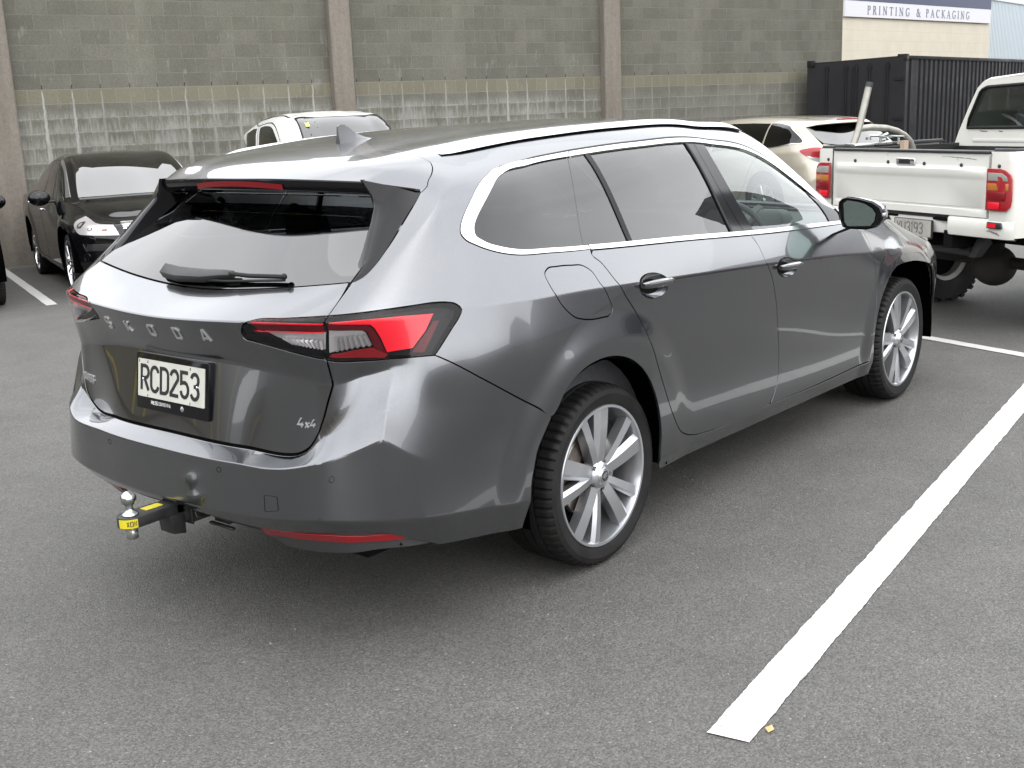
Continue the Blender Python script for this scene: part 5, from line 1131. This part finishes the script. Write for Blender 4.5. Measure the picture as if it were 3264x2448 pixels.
# =====================================================================
#  the other parked vehicles
# =====================================================================
def morph(fn): return [[tuple(fn(r,k,*p)) for k,p in enumerate(row)] for r,row in enumerate(NET)]
def m_sedan(r,k,x,y,z):
    if r>=6 and z>1.0:
        t=min(1.,max(0.,(.80-x)/1.55)); z=1.02+(z-1.02)*(1-.82*t**1.4) if k<=11 else z
    if k>=14: x=x-.10*(k-13)/5; 
    if r>=6 and k>=13: z=z-.03
    return x,y*.985,z*.965
def m_wagon(r,k,x,y,z):
    zz=z*.965
    if z>1.2: y=y*1.0
    return x,y,zz
def m_ute(r,k,x,y,z):
    if r>=6:
        if k<=13: x=.28+(x+.70)*.765 if k>=3 else x
        z=1.04+(z-1.02)*1.40 if k<=13 else 1.08+(z-1.0)*.7
        if r>=7 and k<=8: x-=.0
    return x,y*.985,z
def m_pk(r,k,x,y,z): return x,y,z
A_R=[(UK[3],0.,'c'),(1.426,0.,'c')]+c['arch_bump'][1:-1]+c['arch_body'][:-1]+[(2.23,.0,'c'),(4.26,0,'c'),(4.28,.081)]+c['arch_front'][1:]+[(4.85,.61),(5.0,.56),(5.14,.45),(5.24,.28),(5.28,.12),(5.28,0.,'c'),(6.37,0.,'c')]
SKIN_A=A_R+mv(A_R)
SKIN_B=[(-UK[3],0.,'c'),(UK[3],0.,'c'),(UK[3],.9,'c'),(-UK[3],.9,'c')]
def two(fn):
    for f in (False,True): fn(f)
def overlay(S,name,o,mat,par,flip=False,off=.004,gap=0.,st=.05,edge=.006): return panel(S,name,o,mat,par,flip=flip,off=off,gap=gap,step=st,edge=edge,creases=False)
def groove(S,pts,par,flip=False,wd=.006,name='door_gap'):
    P=spline([p[:2] for p in pts],.04,False); mb=MB()
    def fr(x,y,d):
        q=S.ev(x,y)[0]+S.evn(x,y)[0]*(.0012+d); return (q[0],-q[1] if flip else q[1],q[2])
    ribbon(mb,[tuple(p) for p in P],wd,fr,0,.0006); mb.make(name,M['gap'],par,recalc=False)
GL_=glass('dark_side_glass',(.03,.035,.04),f0=.04); WS_=glass('bright_windscreen',(.05,.06,.065),f0=.115)
def place(o,x,y,z,hd,pitch): o.location=(x,y,z); o.rotation_euler=(0,-pitch,hd)
SIDE_W=[(1.93,.912,'c'),(2.3,.912),(3.05,.912,'c'),(3.06,1.0),(3.10,1.24,'c'),(2.6,1.24),(2.05,1.225,'c')]
# ---- black saloon facing the camera
Sd=Skin(morph(m_sedan),flare=.012,soften=False)
sd=empty('black_saloon',(0,0,0),0,'whole black saloon car facing us at the left beside the concrete pillar','car')
place(sd,5.22,10.67,-.185,R_(-112),.0212); K_=M['black_paint']
panel(Sd,'body',SKIN_A,K_,sd,step=.05); panel(Sd,'tail_panel',SKIN_B,K_,sd,step=.07)
def _s(f):
    for a in (c['gapA'],c['gapB'],c['gapC']): groove(Sd,a,sd,f)
    overlay(Sd,'door_window',[(2.10,.915,'c'),(3.02,.912,'c'),(3.05,1.0),(3.09,1.235,'c'),(2.7,1.23),(2.35,1.16)],GL_,sd,f)
    overlay(Sd,'door_window',[(3.12,.912,'c'),(4.03,.912,'c'),(4.10,1.06),(4.12,1.22,'c'),(3.7,1.238),(3.16,1.238,'c')],GL_,sd,f)
    overlay(Sd,'window_trim',[(4.19,1.262,'c'),(3.9,1.285),(3.55,1.29),(3.5,1.305),(3.9,1.318),(4.2,1.33,'c')],M['alu'],sd,f,.005)
    m_=MB(); hc=Sd.ev(3.262,.731)[0]; s2=1 if f else -1; hy=abs(hc[1])*s2
    for xx_ in (2.185,3.262):
        q=Sd.ev(xx_,.731)[0]; m_=MB(); m_.box((q[0]-.09,s2*(abs(q[1])-.005) if s2>0 else s2*(abs(q[1])+.03),q[2]-.014),(q[0]+.09,s2*(abs(q[1])+.03) if s2>0 else s2*(abs(q[1])-.005),q[2]+.014)); m_.make('door_handle',M['chrome'],sd,bevel=.006)
    mr=empty('door_mirror',(1.93,0,0)); mr.parent=sd; m_=MB(); m_.sphere((0,s2*1.00,1.03),.12,14,(.62,1.,.72)); m_.make('mirror_housing',K_,mr,smooth=True)
    m_=MB(); m_.box((-.03,min(s2*.80,s2*.92),.975),(.03,max(s2*.80,s2*.92),1.0)); m_.make('mirror_arm',K_,mr,bevel=.008)
    hl=overlay(Sd,'headlamp',[(5.121,.893,'c'),(5.098,.791),(5.24,.60),(5.373,.486,'c'),(5.62,.445),(5.888,.423,'c'),(5.842,.737,'c'),(5.6,.80),(5.35,.86)],M['lens'],sd,f,.008,0,.04,.012)
    overlay(Sd,'lamp_reflector',[(5.125,.885,'c'),(5.105,.79),(5.25,.60),(5.38,.495,'c'),(5.62,.455),(5.88,.433,'c'),(5.835,.73,'c'),(5.6,.79),(5.35,.85)],mk('dull_lamp_reflector',(.50,.51,.52),.3,.5),hl,f,.002,0,.04,.0)
    for (uu_,vv_,r0) in ((5.30,.72,.062),(5.55,.63,.045),(5.74,.58,.034)):
        for k,(rr_,mt_) in enumerate(((r0,M['steel']),(r0*.72,M['housing']),(r0*.5,M['silver'] if r0>.04 else M['amber']))):
            overlay(Sd,'lamp_bowl',EL(uu_,vv_,rr_*1.15,rr_*1.35),mt_,hl,f,.003+.0012*k,0,.04,0)
    overlay(Sd,'fog_recess',[(5.45,.22,'c'),(5.85,.20,'c'),(5.83,.30,'c'),(5.50,.31,'c')],M['plastic'],sd,f,.003)
    groove(Sd,[(4.27,1.275),(4.8,1.25),(5.3,1.10),(5.7,.90),(5.95,.86)],sd,f)
two(_s)
overlay(Sd,'windscreen',[(p[0],p[1])+tuple(p[2:]) for p in WS_HOLE],WS_,sd,False,.004,.0,.08)
overlay(Sd,'grille',[(5.95,.50,'c'),(6.36,.47,'c'),(6.36,VC_-.47,'c'),(5.95,VC_-.50,'c')] if 0 else [(5.93,.52,'c'),(6.355,.50,'c'),(6.355,.78,'c'),(5.93,.80,'c')],M['plastic'],sd,False,.003)
two(lambda f: [overlay(Sd,'grille_surround',[(5.89,v0,'c'),(6.37,v0-.01,'c'),(6.37,v0+.03,'c'),(5.89,v0+.045,'c')],M['bright'],sd,f,.012,0,.05,.014) for v0 in (.80,)]+[overlay(Sd,'grille_bar',[(5.93,v0,'c'),(6.36,v0,'c'),(6.36,v0+.022,'c'),(5.93,v0+.022,'c')],M['bright'],sd,f,.010,0,.05,.01) for v0 in (.56,.62,.68,.74)])
two(lambda f: overlay(Sd,'grille',[(5.93,.52,'c'),(6.355,.50,'c'),(6.355,.78,'c'),(5.93,.80,'c')],M['plastic'],sd,f,.003) if f else None)
car_shell_extras(Sd,sd)
WR_=mk('polished_alloy',(.6,.6,.62),.12,1.)
for x_ in (0,2.841):
    for s2 in (-1,1):
        wheel(sd,x_,s2,yo=.885,R=.332,rr=.262,turn=20+x_*9,rimm=WR_)
sd2=copy_tree(sd); place(sd2,2.86,11.46,-.185,R_(-112),.0212)
sd2['label']='black car cut off by the left edge, only wheel and wing showing'
# ---- champagne estate seen from behind
Sw=Skin(morph(m_wagon),flare=.014)
wg=empty('champagne_estate',(0,0,0),0,'pale champagne estate car seen from behind, between the grey estate and the pickup','car')
place(wg,12.97,4.38,-.107,R_(70),-.0212); C_=M['champagne']
panel(Sw,'body',SKIN_A,C_,wg,step=.05); tg=panel(Sw,'tailgate',SKIN_B,C_,wg,step=.06)
def _w(f):
    for a in (c['gapB'],c['gapC']): groove(Sw,a,wg,f)
    groove(Sw,[(.66,.90),(.69,.78),(.69,.60),(.66,.42)],wg,f,.008,'tailgate_gap')
    overlay(Sw,'quarter_window',[(1.929,.868,'c'),(1.70,.862),(1.30,.885),(1.048,.915),(1.07,1.02),(1.162,1.205),(1.35,1.245),(1.929,1.262,'c')],GL_,wg,f,.004)
    overlay(Sw,'window_trim',[(1.929,.862,'c'),(1.70,.852),(1.30,.872),(1.028,.905),(1.045,1.03),(1.14,1.220),(1.34,1.262),(1.929,1.280,'c'),(1.929,1.262,'c'),(1.35,1.245),(1.162,1.205),(1.07,1.02),(1.048,.915),(1.30,.885),(1.70,.862),(1.929,.872,'c')],M['chrome'],wg,f,.006)
    overlay(Sw,'door_window',[(1.97,.875,'c'),(3.04,.905,'c'),(3.06,1.0),(3.10,1.262,'c'),(2.6,1.268),(1.97,1.265,'c')],GL_,wg,f,.004)
    overlay(Sw,'door_window',[(3.12,.912,'c'),(4.03,.912,'c'),(4.10,1.06),(4.12,1.22,'c'),(3.7,1.245),(3.16,1.262,'c')],GL_,wg,f,.004)
    lo=overlay(Sw,'tail_lamp',[(1.128,.762),(1.08,.725),(.90,.635),(.70,.625,'c'),(.685,.80,'c'),(.807,.815),(.98,.80)],M['reflector'],wg,f,.008)
    overlay(Sw,'lower_lens',[(1.00,.685),(.90,.637),(.70,.628,'c'),(.70,.668,'c'),(.88,.672)],M['silver'],lo,f,.0095)
    overlay(Sw,'tail_lamp',[(.665,.80,'c'),(.665,.665,'c'),(.50,.70),(.46,.745),(.52,.785)],M['reflector'],tg,f,.008)
    overlay(Sw,'reflector',[(.62,.235,'c'),(.84,.24,'c'),(.84,.33,'c'),(.62,.33,'c')],M['reflector'],wg,f,.006)
two(_w)
overlay(Sw,'tail_window',[(-.62,.925,'c'),(0,.915),(.62,.925,'c'),(.645,1.0),(.66,1.262,'c'),(-.66,1.262,'c'),(-.645,1.0)],glass('bright_tail_glass',(.04,.05,.055),f0=.13),tg,False,-.002)
overlay(Sw,'window_frame',[(-.66,.90,'c'),(.66,.90,'c'),(.68,1.262,'c'),(-.68,1.262,'c')],M['gloss'],tg,False,-.02)
overlay(Sw,'high_brake_light',[(.80,1.60,'c'),(.80,2.05,'c'),(.835,2.05,'c'),(.835,1.60,'c')],M['reflector'],wg,False,.012,0,.04,.02)
overlay(Sw,'windscreen',WS_HOLE,WS_,wg,False,.004,.0,.08); car_shell_extras(Sw,wg)
for x_ in (0,2.841):
    for s2 in (-1,1): wheel(wg,x_,s2,yo=.885,R=.332,rr=.235,turn=20)
# ---- white double-cab ute, mostly hidden behind the estate's roof
Su=Skin(morph(m_ute),flare=.02)
ut=empty('white_double_cab_ute',(0,0,0),0,'white double cab ute facing us, cab showing above the grey estate roof','ute')
place(ut,7.40,9.51,-.13,R_(-110),.0212); Wt=M['white_paint']
UA=[(UK[3]+.25,0.,'c'),(1.426,0.,'c')]+A_R[2:]
panel(Su,'body',[(UK[5],.0,'c')]+A_R[1:]+mv(A_R[1:])+[(UK[5],VC_,'c')],Wt,ut,step=.06)
def _u(f):
    overlay(Su,'rear_door_window',[(1.16,.985,'c'),(1.14,1.08),(1.22,1.215,'c'),(1.5,1.245),(2.02,1.245,'c'),(1.93,.985,'c')],GL_,ut,f,.005)
    overlay(Su,'front_door_window',[(2.14,.985,'c'),(2.22,1.243,'c'),(2.6,1.243),(2.95,1.205),(3.30,1.06),(3.38,.985,'c')],GL_,ut,f,.005)
    groove(Su,[(2.06,.30),(2.04,.9),(2.12,1.26)],ut,f,.010); groove(Su,[(1.08,.95),(1.06,1.1),(1.16,1.262),(2.1,1.278),(2.8,1.272),(3.3,1.16),(3.6,.95)],ut,f,.012)
    groove(Su,[(1.0,1.40),(2.0,1.40),(3.35,1.40)],ut,f,.018,'roof_gutter')
two(_u)
WU=[(3.60,1.42,'c'),(3.66,1.62),(3.70,1.955),(3.66,VC_-1.62),(3.60,VC_-1.42,'c'),(4.22,VC_-1.41,'c'),(4.22,1.41,'c')]
overlay(Su,'windscreen',WU,WS_,ut,False,.004,.0,.08)
overlay(Su,'windscreen_seal',[(3.57,1.40,'c'),(3.635,1.62),(3.675,1.955),(3.635,VC_-1.62),(3.57,VC_-1.40,'c'),(4.24,VC_-1.39,'c'),(4.24,1.39,'c')],M['rubber'],ut,False,.002,.0,.08)
overlay(Su,'registration_sticker',[(3.78,1.48,'c'),(3.78,1.53,'c'),(3.84,1.53,'c'),(3.84,1.48,'c')],mk('yellow_sticker',(.4,.4,.13),.6),ut,False,.009)
m_=MB(); m_.hexa([(-1.2,-.86,.55),(.28,-.86,.55),(.28,.86,.55),(-1.2,.86,.55)],[(-1.2,-.84,1.20),(.28,-.84,1.20),(.28,.84,1.20),(-1.2,.84,1.20)]); m_.make('tray_side',Wt,ut,bevel=.02)
m_=MB()
for s2 in (-.84,.84): m_.tube([(-1.2,s2,1.225),(.28,s2,1.225)],.022,8)
m_.box((-1.0,-.86,1.20),(-.94,-.82,1.27)); m_.box((-.2,-.86,1.20),(-.14,-.82,1.27)); m_.make('tray_rail',M['plastic'],ut)
car_shell_extras(Su,ut)
for x_ in (0,2.841):
    for s2 in (-1,1): wheel(ut,x_,s2,yo=.86,R=.36,rr=.22,turn=20)
# ---- old white pickup at the right
pk=empty('old_white_pickup',(4.902,-.117,0),R_(-28),'scruffy old white pickup with a dull steel rack tube, tailgate towards us at the right','pickup')
OW=M['old_white']
def rr4(y0,z0,y1,z1,r): return rrect(y0,z0,y1,z1,r,5)
back=lambda y,z,d:(-d,y,z)
# tailgate pressed from one sheet with a raised band and a lower ridge
def sheet(name,ys,prof,mat,par,xoff=0.):
    V=[]
    for y in ys:
        for z,d in prof: V.append((-d+xoff,y,z))
    m=len(prof); mb=MB(); mb.add(V,[(i*m+k,i*m+k+1,(i+1)*m+k+1,(i+1)*m+k) for i in range(len(ys)-1) for k in range(m-1)]); return mb.make(name,mat,par,smooth=True,angle=50,recalc=False)
def bandd(y,z):
    e=min(1,max(0,(.745-abs(y))/.03)); 
    return 0
ysl=[-.772,-.760,-.742,-.715,-.4,0,.4,.715,.742,.760,.778]
tgp=MB(); V=[]; prz=[.828,.842,.873,.879,.885,.892,1.060,1.078,1.098,1.132,1.146,1.160,1.235]
for y in ysl:
    e=min(1.,max(0.,(.755-abs(y))/.025))
    for z in prz:
        d=.002
        if z in (.879,.885): d-=.006*e
        if z in (1.098,1.132): d+=.016*e
        if z==1.078: d+=.006*e
        if z==1.146: d+=.003*e
        V.append((-d-.02,y,z))
m=len(prz); tgp.add(V,[(i*m+k,i*m+k+1,(i+1)*m+k+1,(i+1)*m+k) for i in range(len(ysl)-1) for k in range(m-1)])
tgp.box((-.018,-.774,.826),(.03,.780,1.236)); tgt=tgp.make('tailgate',OW,pk,smooth=True,angle=35,recalc=False)
m_=MB(); m_.box((-.035,-.775,1.236),(.045,.782,1.256)); m_.make('tailgate_cap',M['plastic'],tgt,bevel=.006)
hd_=MB(); hd_.prism(rr4(-.106,1.147,.082,1.199,.012),.022,.034,back); hb=hd_.make('tailgate_handle',M['bright'],tgt,bevel=.005)
hd_=MB(); hd_.prism(rr4(-.062,1.157,.050,1.188,.004),.0345,.037,back); hd_.make('handle_recess',M['plastic'],hb)
for y,z,pr_ in ((.839,1.170,pk),(.528,1.168,tgt),(.171,1.167,tgt),(-.192,1.163,tgt),(-.537,1.161,tgt),(-.863,1.162,pk)):
    m_=MB(); m_.sphere((-.026,y,z),.0125,8,(.7,1,1)); m_.make('cover_stud',M['blackmetal'],pr_,smooth=True)
# scratches on the tailgate
for k,(y,z,L) in enumerate(((-.46,1.213,.20),(-.55,1.208,.22),(-.62,1.204,.10),(-.50,1.198,.015),(.18,1.215,.02))):
    m_=MB(); ribbon(m_,[(y+L/2-L*i/8,z+.004*math.sin(i*.7)-.0005*i) for i in range(9)],.0016,lambda a,b,d:(-.0225-d,a,b),0,.0004); m_.make('scratch',M['blackmetal'],tgt,recalc=False)
# corner posts, sides and the wraparound lamps
for s2 in (-1,1):
    m_=MB(); prof=[(0.,.795),(.0,.93),(.006,.958),(.03,.978),(.08,.986),(.35,.992),(.62,.990),(1.10,.985),(1.20,.97)]
    V=[];zz2=[.705,.83,.95,1.10,1.19,1.235,1.252]
    for x_,y_ in prof:
        for z_ in zz2:
            bulge=.012*math.sin(math.pi*min(1,max(0,(z_-.70)/.56)))-(.014 if z_<.72 else 0)
            V.append((x_-.02-(bulge*.6 if x_<.02 else 0),s2*(y_+(bulge if x_>.02 else 0)-(.012 if z_>1.24 else 0)),z_))
    m=len(zz2); q=[(i*m+k,i*m+k+1,(i+1)*m+k+1,(i+1)*m+k) for i in range(len(prof)-1) for k in range(m-1) if not (prof[i][0]>=.62 and zz2[k]<.95 and prof[i+1][0]<=1.1)]
    m_.add(V,q); m_.make('bed_side',OW,pk,smooth=True,angle=60,recalc=True)
    m_=MB(); V=[]
    for x_,y_ in prof: V+=[(x_-.02,s2*(y_-.012),1.254),(max(x_,.03)-.0,s2*min(y_-.012,.80 if x_<.03 else y_-.09),1.256)]
    m_.add(V,[(2*i,2*i+1,2*i+3,2*i+2) for i in range(len(prof)-1)]); m_.tube([(0,s2*.80,1.258),(.02,s2*.955,1.258),(.08,s2*.968,1.258),(1.2,s2*.960,1.258)],.014,8); m_.make('bed_rail',M['plastic'],pk,recalc=True)
    m_=MB(); m_.box((.03,s2*.79 if s2>0 else -.81,.80),(1.22,s2*.81 if s2>0 else -.79,1.24)); m_.make('bed_liner',M['plastic'],pk)
    # lamp stack
    lampf=lambda a,z,d,s2=s2:(-.040-d+max(0,(a-.94))*.5,s2*(a),z)
    def lp(name,poly,mat,d0,d1,par,lampf=lampf):
        m_=MB(); m_.prism(poly,d0,d1,lampf); return m_.make(name,mat,par,bevel=.003)
    hou=lp('tail_lamp',[(.787,.882),(.950,.882),(.974,.905),(.980,.95),(.978,1.078),(.966,1.112),(.93,1.138),(.895,1.147),(.787,1.147)],M['reflector'],0.,.012,pk)
    lp('reversing_lens',[(.800,1.070),(.958,1.070),(.950,1.098),(.915,1.120),(.800,1.122)],M['lens_grey'] if 'lens_grey' in M else mk('dusty_clear_lens',(.27,.26,.24),.35,0,.3),.012,.0150,hou)
    lp('indicator_lens',[(.800,1.010),(.962,1.010),(.962,1.054),(.800,1.054)],M['amber'],.012,.0145,hou)
    lp('brake_lens',[(.800,.945),(.945,.945),(.945,1.000),(.800,1.000)],M['dimred'],.012,.0143,hou)
    lp('lamp_reflector',[(.812,.892),(.905,.892),(.905,.935),(.812,.935)],M['red'],.012,.0155,hou)
    m_=MB(); m_.prism([(s2*a,b) for a,b in [(.802,.767),(.905,.765),(.925,.772),(.918,.806),(.805,.808)]],.0,.014,lambda y,z,d:(-.035-d,y,z)); rf=m_.make('bumper_reflector',M['plastic'],pk,bevel=.003)
    m_=MB(); m_.prism([(s2*a,b) for a,b in [(.812,.774),(.880,.773),(.884,.800),(.812,.801)]],.0145,.0165,lambda y,z,d:(-.035-d,y,z)); m_.make('reflector_lens',M['red'],rf)
# rear bumper below the tailgate
m_=MB(); V=[]
pb=[(-1.0,.705),(-.985,.69),(-.80,.69),(-.47,.69),(-.40,.70),(-.31,.69),(.31,.69),(.40,.70),(.47,.69),(.80,.69),(.985,.69)]
def bx_(y): return .00 if abs(y)<.98 else .03
ysb=[-.985,-.95,-.80,-.46,-.44,-.40,-.30,-.295,0,.295,.30,.40,.44,.46,.80,.95,.985]
for y in ysb:
    inset_=.035 if abs(y)<.42 else 0.
    for z,d in ((.693,.0),(.70,.02),(.745,.030),(.805,.028),(.823,.014),(.828,-.03)):
        V.append((-d-.0+inset_+(.03 if abs(y)>.96 else 0),y,z))
m_.add(V,[(i*6+k,i*6+k+1,i*6+7+k,i*6+6+k) for i in range(len(ysb)-1) for k in range(5)]); m_.make('rear_bumper',OW,pk,smooth=True,angle=35,recalc=True)
m_=MB(); m_.prism(rr4(-.448,.783,-.264,.808,.010),.0,.004,lambda y,z,d:(.005-.028-d if y<-.42 else -.0275-d+.035*(1 if y>-.42 else 0),y,z)); m_.make('bumper_slot',M['gap'],pk)
m_=MB(); m_.prism(rr4(.08,.783,.40,.812,.008),.0,.003,lambda y,z,d:(.0075-d,y,z)); m_.make('bumper_slot',M['gap'],pk)
m_=MB(); 
for k in range(5): a=k/5; ribbon(m_,[(-.79-.02*k,.752-.004*abs(k-1)),(-.81-.022*k,.744-.012*k*.4)],.006,lambda y,z,d:(-.0305-d-k*.0002,y,z),0,.0006)
m_.make('chipped_paint',mk('rusty_scrape',(.16,.12,.09),.8),pk,recalc=False)
# its number plate
def p2(x,z,d): return (-.012-d,-x-.1015,z)
m_=MB(); m_.prism(rrect(-.190,.650,.190,.780,.006),0,.010,p2); pf2=m_.make('number_plate_frame',M['plastic'],pk)
m_=MB(); m_.prism(rrect(-.180,.662,.178,.776,.004),.0105,.0125,p2); pl2=m_.make('number_plate',grime(mk('faded_plate',(.52,.50,.45),.5),(.34,.33,.30),(.26,.25,.22),20),pf2)
letters('plate_character',mk('faded_ink',(.10,.10,.11),.5),pl2,'YU3193',lambda x,y,d:p2(-.158+x,.682+y,.0127+d),.074,.19,.90,.12,.001)
m_=MB(); m_.prism(rrect(-.03,.640,.150,.660,.002),.004,.012,p2); m_.make('dealer_strip',M['plate'],pf2)
# cab
cb_=[(.872,1.00),(.872,1.232),(.835,1.322),(.735,1.520),(.650,1.660),(.600,1.705),(.545,1.722),(.20,1.744),(0,1.748)]
cb_=cb_+[(-a,b) for a,b in cb_[-2::-1]]
m_=MB(); V=[]
for x_,kx,kz in ((1.25,1.,0.),(1.28,1.008,.012),(1.9,1.03,.03),(2.35,1.02,.02),(2.42,1.0,0.)):
    for y_,z_ in cb_: V.append((x_,y_*kx,z_+(kz if z_>1.3 else 0)))
n=len(cb_); m_.add(V,[(i*n+k,i*n+k+1,(i+1)*n+k+1,(i+1)*n+k) for i in range(4) for k in range(n-1)]); m_.add([V[i] for i in range(n)],[(n-1,n-2,1,0)]+[]); m_.make('cab',OW,pk,smooth=True,angle=35,recalc=False)
# back wall of the cab with a window opening
WO_=[(.745,1.356),(.728,1.425),(.625,1.630),(.600,1.652),(.555,1.668),(0,1.683)]; WO_=WO_+[(-a,b) for a,b in WO_[-2::-1]]
OU=[(.835,1.322),(.735,1.520),(.655,1.660),(.600,1.705),(.545,1.722),(0,1.748)]; OU=OU+[(-a,b) for a,b in OU[-2::-1]]
m_=MB(); n=len(WO_); V=[(1.249,y,z) for y,z in OU]+[(1.249,y,z) for y,z in WO_]+[(1.275,y,z) for y,z in WO_]+[(1.249,.872,1.232),(1.249,-.872,1.232),(1.249,.872,1.0),(1.249,-.872,1.0)]
F=[(i,i+1,n+i+1,n+i) for i in range(n-1)]+[(n+i,n+i+1,2*n+i+1,2*n+i) for i in range(n-1)]+[(0,n,2*n-1,n-1),(3*n,0,n-1,3*n+1),(3*n+2,3*n,3*n+1,3*n+3)]
m_.add(V,F); m_.make('cab_back',OW,pk,recalc=False)
m_=MB(); m_.tube([(1.246,y*.992,1.345+(z-1.345)*.985) for y,z in WO_]+[],.013,8,closed=True); m_.make('window_seal',M['rubber'],pk,smooth=True)
m_=MB(); m_.add([(1.262,y,z) for y,z in WO_],[tuple(range(n))]); m_.make('cab_window',glass('dusty_cab_glass',(.45,.50,.49),f0=.09),pk)
m_=MB(); m_.box((1.243,-.74,1.245),(1.248,.672,1.270)); m_.make('cab_pressing',OW,pk,bevel=.002)
m_=MB(); m_.box((1.30,-.80,.8),(2.3,.80,1.15)); 
for y_ in (-.36,.36): m_.hexa([(1.62,y_-.22,1.1),(1.74,y_-.22,1.1),(1.74,y_+.22,1.1),(1.62,y_+.22,1.1)],[(1.52,y_-.17,1.50),(1.62,y_-.17,1.51),(1.62,y_+.17,1.51),(1.52,y_+.17,1.50)])
m_.make('cab_seats',grime(mk('grey_vinyl',(.28,.28,.27),.7),(.19,.19,.185),(.13,.13,.13),8),pk,bevel=.02)
for (y0,z0,L) in ((.62,1.335,.10),(.42,1.333,.05),(-.2,1.334,.07)):
    m_=MB(); m_.prism([(y0,z0),(y0-L,z0-.006),(y0-L*.8,z0-.014),(y0-L*.3,z0-.012)],.0,.0008,lambda y,z,d:(1.2478-d,y,z)); m_.make('rust_spot',mk('bubbled_rust',(.22,.16,.12),.9),pk)
# bonnet end and floor of the pickup so it stands as a whole vehicle
m_=MB(); m_.hexa([(2.42,-.84,.62),(4.0,-.82,.62),(4.0,.82,.62),(2.42,.84,.62)],[(2.42,-.80,1.20),(3.95,-.72,1.08),(3.95,.72,1.08),(2.42,.80,1.20)]); m_.hexa([(1.25,-.86,.60),(2.45,-.86,.60),(2.45,.86,.60),(1.25,.86,.60)],[(1.25,-.86,1.18),(2.45,-.86,1.18),(2.45,.86,1.18),(1.25,.86,1.18)]); m_.make('front_body',OW,pk,bevel=.05,seg=3)
m_=MB(); m_.hexa([(2.40,-.80,1.18),(2.95,-.70,1.16),(2.95,.70,1.16),(2.40,.80,1.18)],[(2.38,-.62,1.70),(2.42,-.60,1.70),(2.42,.60,1.70),(2.38,.62,1.70)]); m_.make('windscreen',GL_,pk)
m_=MB(); m_.box((.0,-.78,.80),(1.25,.78,.84)); m_.box((1.20,-.80,.8),(1.235,.80,1.215)); m_.make('bed_floor',M['plastic'],pk)
# rack tube, cargo
m_=MB(); m_.tube([(.092,.70,1.27),(.144,.70,1.40),(.222,.70,1.70)],.026,16); m_.tube([(.144,.70,1.392),(.25,.70,1.398),(.40,.70,1.385),(.50,.70,1.360),(.58,.70,1.322),(.635,.70,1.275),(.665,.70,1.225),(.67,.70,1.1)],.0255,16); tb=m_.make('rack_tube',grime(mk('dull_steel_tube',(.42,.40,.36),.38,.5),(.31,.30,.27),(.22,.21,.18),9,.3,.5),pk,smooth=True)
m_=MB(); m_.tube([(.221,.70,1.695),(.230,.70,1.731)],.0275,16); m_.make('tube_cap',M['plastic'],tb,smooth=True)
m_=MB(); m_.box((.06,.64,1.255),(.42,.76,1.285)); m_.make('rack_foot',M['steel'],pk,bevel=.004)
o=MB(); o.box((-.02,-.022,0),(.02,.022,.10)); st_=o.make('wooden_stake',mk('raw_timber',(.33,.25,.18),.8)); st_.matrix_world=pk.matrix_basis@Matrix.Translation((.30,.38,1.20)); tag(st_,'short stub of pale timber sticking up inside the pickup bed','timber stake')
o=MB(); o.tube([(0,-.16,.055),(0,.22,.062)],.009,8); o.tube([(0,-.10,0),(0,-.10,.06)],.010,8); o.tube([(0,.10,-.02),(0,.10,.06)],.010,8); o.tube([(0,.10,.05),(.05,.08,.075)],.02,8); o.tube([(0,.24,.05),(0,.24,.03)],.022,10); o=o.make('rack_clamps',M['steel'],pk,smooth=True,loc=(.35,.60,1.27))
# running gear
for s2 in (-1,1):
    w_=wheel(pk,1.0,s2,yo=.86,R=.372,rr=.205,width=.25,turn=10,rimm=OW)
    wheel(pk,3.75,s2,yo=.86,R=.372,rr=.205,width=.25,turn=10,rimm=OW)
    for (wx_,) in ((1.0,),(3.75,)):
        kn=MB()
        for k in range(44):
            a=2*math.pi*k/44; 
            for yy in (.60+(.02 if k%2 else 0),.72,.80+(.02 if k%2 else 0)):
                p=Matrix.Rotation(-a,4,'Y'); kn.box((.352,0,-.016),(.384,.05,.016),Matrix.Translation((wx_,s2*yy-(.05 if s2<0 else 0),.372))@p)
        kn.make('tread_blocks',M['tyre'],pk)
m_=MB(); m_.tube([(1.0,-.72,.372),(1.0,.72,.372)],.045,12); m_.sphere((.98,.12,.34),.155,14,(1,1.1,1)); m_.make('rear_axle',mk('greasy_axle',(.05,.045,.04),.7),pk,smooth=True)
m_=MB(); m_.lathe([(.12,.50),(.34,.48),(.365,.52),(.365,.60),(.34,.64),(.12,.62)],40,'Z',(.48,.05,0)); m_.make('spare_wheel',M['tyre'],pk,smooth=True)
for s2 in (-.42,.42):
    m_=MB(); m_.box((.0,s2-.04,.60),(3.9,s2+.04,.72)); m_.make('chassis_rail',M['under'],pk)
m_=MB(); m_.tube([(.15,.46,.570),(.15,-.50,.570)],.033,14); m_.make('tow_crossbar',M['blackmetal'],pk,smooth=True)
for s2 in (-.52,.48):
    m_=MB(); m_.hexa([(.12,s2-.03,.535),(.18,s2-.03,.535),(.18,s2+.03,.535),(.12,s2+.03,.535)],[(.14,s2-.12,.70),(.24,s2-.12,.70),(.24,s2-.04,.70),(.14,s2-.04,.70)]); m_.make('crossbar_bracket',M['blackmetal'],pk)
m_=MB(); m_.box((.20,-.90,.64),(3.9,.90,.70)); m_.make('underbody',M['under'],pk)
